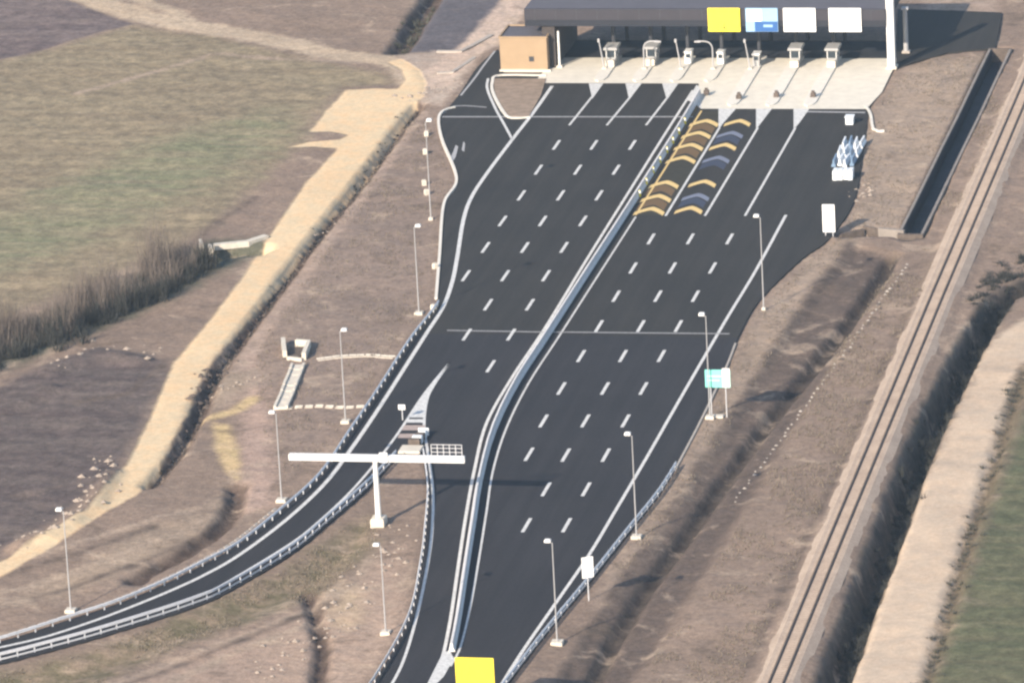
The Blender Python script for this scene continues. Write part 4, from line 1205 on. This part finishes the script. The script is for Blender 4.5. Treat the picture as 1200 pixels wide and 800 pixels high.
# ------------------------------------------------------------------ rocks and rubble
def rock(b, x, y, z, s):
    i = len(b.v)
    vs = [(0, 0, 1), (1, 0, 0.1), (0.31, 0.95, 0.2), (-0.81, 0.59, 0.05), (-0.81, -0.59, 0.15), (0.31, -0.95, 0.0), (0, 0, -0.6)]
    a = rng.random() * 6.28
    for vx, vy, vz in vs:
        k = s * (0.75 + 0.5 * rng.random())
        b.v.append((x + k*(vx*math.cos(a) - vy*math.sin(a)), y + k*(vx*math.sin(a) + vy*math.cos(a)), z + 0.6*k*vz))
    for k in range(5):
        b.f += [(i, i+1+k, i+1+(k+1) % 5), (i+6, i+1+(k+1) % 5, i+1+k)]
def rubble(name, pts, spacing, spread, smin, smax, mat, label, cat='stones'):
    b = MB()
    for x, y, h in along(smooth_line(pts, 1.0), spacing, 0.2):
        x += rng.normal() * spread; y += rng.normal() * spread
        rock(b, x, y, gz(x, y) + 0.02, smin + (smax - smin) * rng.random()**2)
    o = b.build(name, mat)
    o['kind'] = 'stuff'
    return tag(o, label, cat)
rubble('stone_row', [(43.11, 34.41), (42.06, 22.25), (41.11, 7.06), (40.01, -6.26), (38.85, -18.50), (37.82, -30.97), (36.73, -42.44), (35.77, -54.13)], 1.5, 0.15, 0.15, 0.34, 'gutter', 'dotted row of pale stones beside the right hand ditch')
rubble('stone_row', [(43.19, 32.24), (42.13, 18.75), (40.96, 1.02), (39.77, -12.74)], 1.7, 0.4, 0.2, 0.5, 'dark_stone', 'dark stones along the right hand ditch edge')
rubble('ditch_rubble', TRACK_DITCH, 0.6, 0.28, 0.15, 0.36, 'dark_stone', 'dark rubble lining the ditch beside the sandy track')
rubble('ditch_rubble', [(-33.21, -16.64), (-33.48, -8.10), (-33.41, -13.38), (-33.30, -17.94), (-32.50, -24.34)], 0.35, 0.7, 0.2, 0.6, 'dark_stone', 'dark rocks heaped in the bend of the track ditch')
rubble('pale_rubble', [(-31.72, -21.74), (-30.88, -18.48), (-29.36, -17.12), (-28.36, -14.47)], 0.7, 0.5, 0.2, 0.5, 'stone', 'pale rubble beside the bend of the track ditch')
rubble('pale_rubble', [(-34.48, 45.29), (-34.13, 47.60), (-33.77, 49.91)], 0.6, 0.5, 0.2, 0.5, 'stone', 'pale rubble at the culvert under the sandy track')
rubble('spoil_heap', [(-40.77, -74.23), (-37.47, -70.12), (-36.03, -62.64), (-36.51, -52.17), (-36.92, -44.72)], 0.5, 1.1, 0.15, 0.6, 'stone', 'pale clods heaped along the sandy track below the ploughed ground')
rubble('spoil_heap', [(-53.64, -12.29), (-51.10, -6.17), (-46.47, -3.61), (-41.66, -5.77)], 0.8, 1.4, 0.15, 0.5, 'stone', 'scattered pale clods above the ploughed ground')
rubble('core_rubble', [(-4.04, -112.17), (-2.26, -104.62), (0.14, -99.41), (0.50, -89.06), (0.46, -86.42), (1.35, -80.50), (0.65, -64.58)], 0.5, 1.6, 0.12, 0.45, 'stone', 'scattered pale stones on the bare ground inside the ramp')
rubble('gravel_heap', [(-36.07, 107.62), (-34.63, 112.08), (-32.99, 115.69), (-30.35, 117.52)], 0.5, 1.3, 0.2, 0.55, 'stone', 'pale rubble where the sandy track meets the service road')
rubble('verge_stones', [(31.48, 68.49), (32.11, 61.84), (33.30, 68.94), (33.21, 63.43)], 0.7, 0.9, 0.2, 0.5, 'stone', 'pale stones on the verge beside the stored barriers')

# small posts on the left verge beside the service road
for k, (x, y) in enumerate([(-29.96, 90.42), (-28.20, 81.24), (-25.25, 67.04), (-23.97, 62.69), (-15.71, 29.50), (-12.28, 12.52)]):
    r = tag(MB().chamfer_box(-0.28, 0.28, -0.28, 0.28, -0.4, 0.65, 0.06).box(-0.22, 0.22, -0.22, 0.22, 0.65, 0.75).build('manhole_box', 'plinth'),
            ['topmost', 'second', 'third', 'fourth', 'fifth', 'lowest'][k] + ' small white inspection box in the row on the left verge', 'inspection box', 'inspection boxes on the left verge')
    r.location = (x, y, gz(x, y))
    r.rotation_euler = (0, 0, 0.2*k)
# kerb along the left plaza edge
kp = smooth_line([(-28.99, 104.22), (-30.17, 102.45), (-29.96, 98.12), (-27.31, 87.94), (-21.36, 69.15), (-20.54, 57.28), (-16.26, 34.62), (-12.86, 16.71)], 0.8)
MB().sweep(kp, [(-0.18, -0.2), (-0.18, 0.14), (0.18, 0.14), (0.18, -0.2)]).build('kerb', 'kerb', plaza)
kp = smooth_line([(27.31, 106.04), (28.62, 101.76), (30.16, 94.15), (31.59, 93.76)], 0.8)
MB().sweep(kp, [(-0.18, -0.2), (-0.18, 0.10), (0.18, 0.10), (0.18, -0.2)]).build('kerb', 'kerb', plaza)
kp = smooth_line([(26.96, 0.44), (27.38, -9.41), (27.73, -29.31), (27.76, -45.26)], 0.8)
MB().sweep(kp, [(-0.12, -0.2), (-0.12, 0.05), (0.12, 0.05), (0.12, -0.2)]).build('kerb', 'gutter', plaza)

# low concrete walls of the works near the service road
root = tag(empty('retaining_wall', ([(-33.81, 134.03)][0][0], [(-33.81, 134.03)][0][1], 0)), 'low pale concrete wall bending round the service road works', 'wall')
wall([(-37.98, 134.45), (-34.52, 134.49), (-33.33, 138.27), (-31.93, 143.51)], 0.7, -0.06, 'upper_wall', 'gutter', root)
wall([(-35.50, 122.90), (-33.41, 123.39), (-32.42, 128.00), (-31.87, 131.25)], 0.6, -0.10, 'lower_wall', 'gutter', root)
root = tag(empty('headwall', ([(-45.00, 39.28)][0][0], [(-45.00, 39.28)][0][1], 0)), 'pale concrete culvert outlet where the stream meets the sandy track', 'culvert')
wall([(-46.38, 38.11), (-42.32, 39.74), (-40.52, 42.45)], 0.9, 0.2, 'outlet_slab', 'plinth', root)
wall([(-48.05, 38.06), (-47.26, 35.83)], 0.4, 0.9, 'wing_wall', 'plinth', root)
wall([(-46.45, 36.61), (-45.76, 34.76)], 0.4, 0.7, 'wing_wall', 'plinth', root)

# ------------------------------------------------------------------ scrub: bare shrubs and grass (uncountable masses)
def shrub(b, x, y, h, n, spread, r0):
    z = gz(x, y) - 0.1
    for k in range(n):
        a = rng.random() * 6.283
        t = rng.random()
        q0 = (x + 0.35*spread*rng.normal(), y + 0.35*spread*rng.normal(), z + h * 0.25 * rng.random() * t)
        L = h * (0.35 + 0.65 * rng.random())
        dx, dy = math.cos(a)*spread*rng.random(), math.sin(a)*spread*rng.random()
        q1 = (q0[0] + dx*0.6, q0[1] + dy*0.6, q0[2] + L*0.6)
        q2 = (q1[0] + dx*0.9 + 0.15*rng.normal(), q1[1] + dy*0.9 + 0.15*rng.normal(), q1[2] + L*0.4)
        rr = r0 * (0.6 + 0.8*rng.random())
        i = len(b.v)
        for p, r in ((q0, rr), (q1, rr*0.65), (q2, rr*0.15)):
            for s in range(3):
                b.v.append((p[0] + r*math.cos(2.094*s + a), p[1] + r*math.sin(2.094*s + a), p[2]))
        for lv in (0, 3):
            for s in range(3):
                b.f.append((i+lv+s, i+lv+(s+1) % 3, i+lv+3+(s+1) % 3, i+lv+3+s))
def thicket(name, pts, spacing, off, h0, h1, n, spread, r0, mat, label, cat):
    b = MB()
    for x, y, hd_ in along(smooth_line(pts, 1.0), spacing, 0.0):
        x += rng.normal()*off; y += rng.normal()*off
        cl = 0.75 + 0.9 * float(vnoise(np.array([x]), np.array([y]), 4.0, 77)[0])
        shrub(b, x, y, (h0 + (h1-h0)*rng.random()) * cl, max(6, int(n * cl)), spread, r0)
    o = obj(name, b.v, b.f, mat)
    o['kind'] = 'stuff'
    return tag(o, label, cat)
thicket('bare_thicket', [(-66.00, -13.49), (-62.30, -4.27), (-58.32, 4.47), (-54.17, 13.04), (-50.13, 22.49), (-47.50, 32.84)], 0.30, 2.0, 3.2, 8.0, 52, 1.5, 0.024, 'twig', 'tall leafless thicket along the stream left of the sandy track', 'thicket')
thicket('dark_scrub', [(-64.65, -18.05), (-61.05, -8.60), (-57.09, 0.04), (-53.13, 9.20), (-49.10, 18.57), (-46.22, 29.56)], 0.26, 1.4, 1.6, 4.8, 46, 1.4, 0.05, 'shade_scrub', 'dark low scrub filling the stream bed', 'scrub')
thicket('ditch_scrub', [(67.34, 48.40), (61.86, 30.73), (57.95, 24.93), (56.15, 19.27), (55.17, 7.28), (54.63, -7.58), (54.27, -21.55), (54.09, -36.20), (54.29, -51.70), (54.53, -68.17), (54.77, -85.18), (55.02, -100.38), (55.33, -115.36)], 0.4, 0.7, 0.5, 1.6, 26, 0.6, 0.05, 'shade_scrub', 'dark scrub growing in the deep ditch right of the railway', 'scrub')
thicket('field_edge_scrub', HEDGE_LINE, 0.6, 0.6, 0.2, 0.6, 22, 0.5, 0.035, 'scrub', 'low dark brush between the sandy road and the green field', 'scrub')
thicket('bank_scrub', [(58.04, 27.76), (56.55, 22.77), (55.17, 17.16), (54.53, 14.04), (56.94, 37.04)], 0.35, 1.6, 0.4, 1.1, 40, 0.7, 0.035, 'shade_scrub', 'dark bushes at the head of the ditch near the right edge', 'scrub')
thicket('ditch_grass', TRACK_DITCH, 0.9, 0.5, 0.2, 0.55, 20, 0.35, 0.035, 'shade_scrub', 'dark weeds in the ditch beside the sandy track', 'weeds')
thicket('ditch_grass', [(-44.60, 162.99), (-44.63, 156.04), (-44.03, 146.29), (-43.60, 138.65), (-43.52, 134.87)], 0.5, 0.8, 0.4, 1.4, 24, 0.6, 0.06, 'scrub', 'dark weeds along the channel beside the grey yard', 'weeds')
def tufts(name, poly, count, mat, label):
    p = np.array(poly)
    lo, hi = p.min(0), p.max(0)
    b = MB()
    m = 0
    while m < count:
        q = lo + (hi - lo) * rng.random((4000, 2))
        q = q[inside(poly, q[:, 0], q[:, 1])]
        d = vnoise(q[:, 0], q[:, 1], 4.0, 55) + 0.5*vnoise(q[:, 0], q[:, 1], 1.3, 56)
        q = q[d > -0.05]
        for x, y in q[:count - m]:
            z = gz(x, y)
            for k in range(4):
                a = rng.random()*6.28
                h = 0.08 + 0.18*rng.random()
                w = 0.04
                dx, dy = math.cos(a), math.sin(a)
                i = len(b.v)
                b.v += [(x - dy*w, y + dx*w, z), (x + dy*w, y - dx*w, z), (x + dx*0.14, y + dy*0.14, z + h)]
                b.f.append((i, i+1, i+2))
            m += 1
    o = obj(name, b.v, b.f, mat)
    o['kind'] = 'stuff'
    return tag(o, label, 'dry grass')
tufts('dry_grass', R_TAN, 2500, 'straw', 'dry grass tufts on the pale verge right of the plaza')
tufts('dry_grass', [(40.06, 36.48), (37.59, -70.79), (34.03, -126.19), (45.82, -125.36), (46.77, 103.79), (41.16, 121.19), (41.80, 55.18)], 6000, 'straw', 'dry grass tufts on the bare strip between ditch and railway')
tufts('dry_grass', VERGE_L, 3000, 'straw', 'dry grass tufts on the bare verge left of the plaza')
tufts('dry_grass', RAMP_GRASS, 2500, 'straw', 'dry grass tufts on the slope below the exit ramp')

# ------------------------------------------------------------------ light haze over the valley
hz = MB().box(-6500, 6500, -6500, 6500, -6.0, 216.0).build('haze', None)
hz['kind'] = 'stuff'
hz['label'] = 'thin pale haze hanging over the whole valley'
hz['category'] = 'haze'
hm = bpy.data.materials.new('haze_air')
hm.use_nodes = True
hn = hm.node_tree.nodes
for n in list(hn):
    if n.type == 'BSDF_PRINCIPLED':
        hn.remove(n)
pv = hn.new('ShaderNodeVolumePrincipled')
pv.inputs['Color'].default_value = (0.58, 0.78, 1.0, 1)
pv.inputs['Density'].default_value = 0.000072
pv.inputs['Density Attribute'].default_value = ''
pv.inputs['Anisotropy'].default_value = 0.0
hm.node_tree.links.new(pv.outputs[0], hn['Material Output'].inputs['Volume'])
try:
    hm.cycles.homogeneous_volume = True
except Exception:
    pass
hz.data.materials.append(hm)
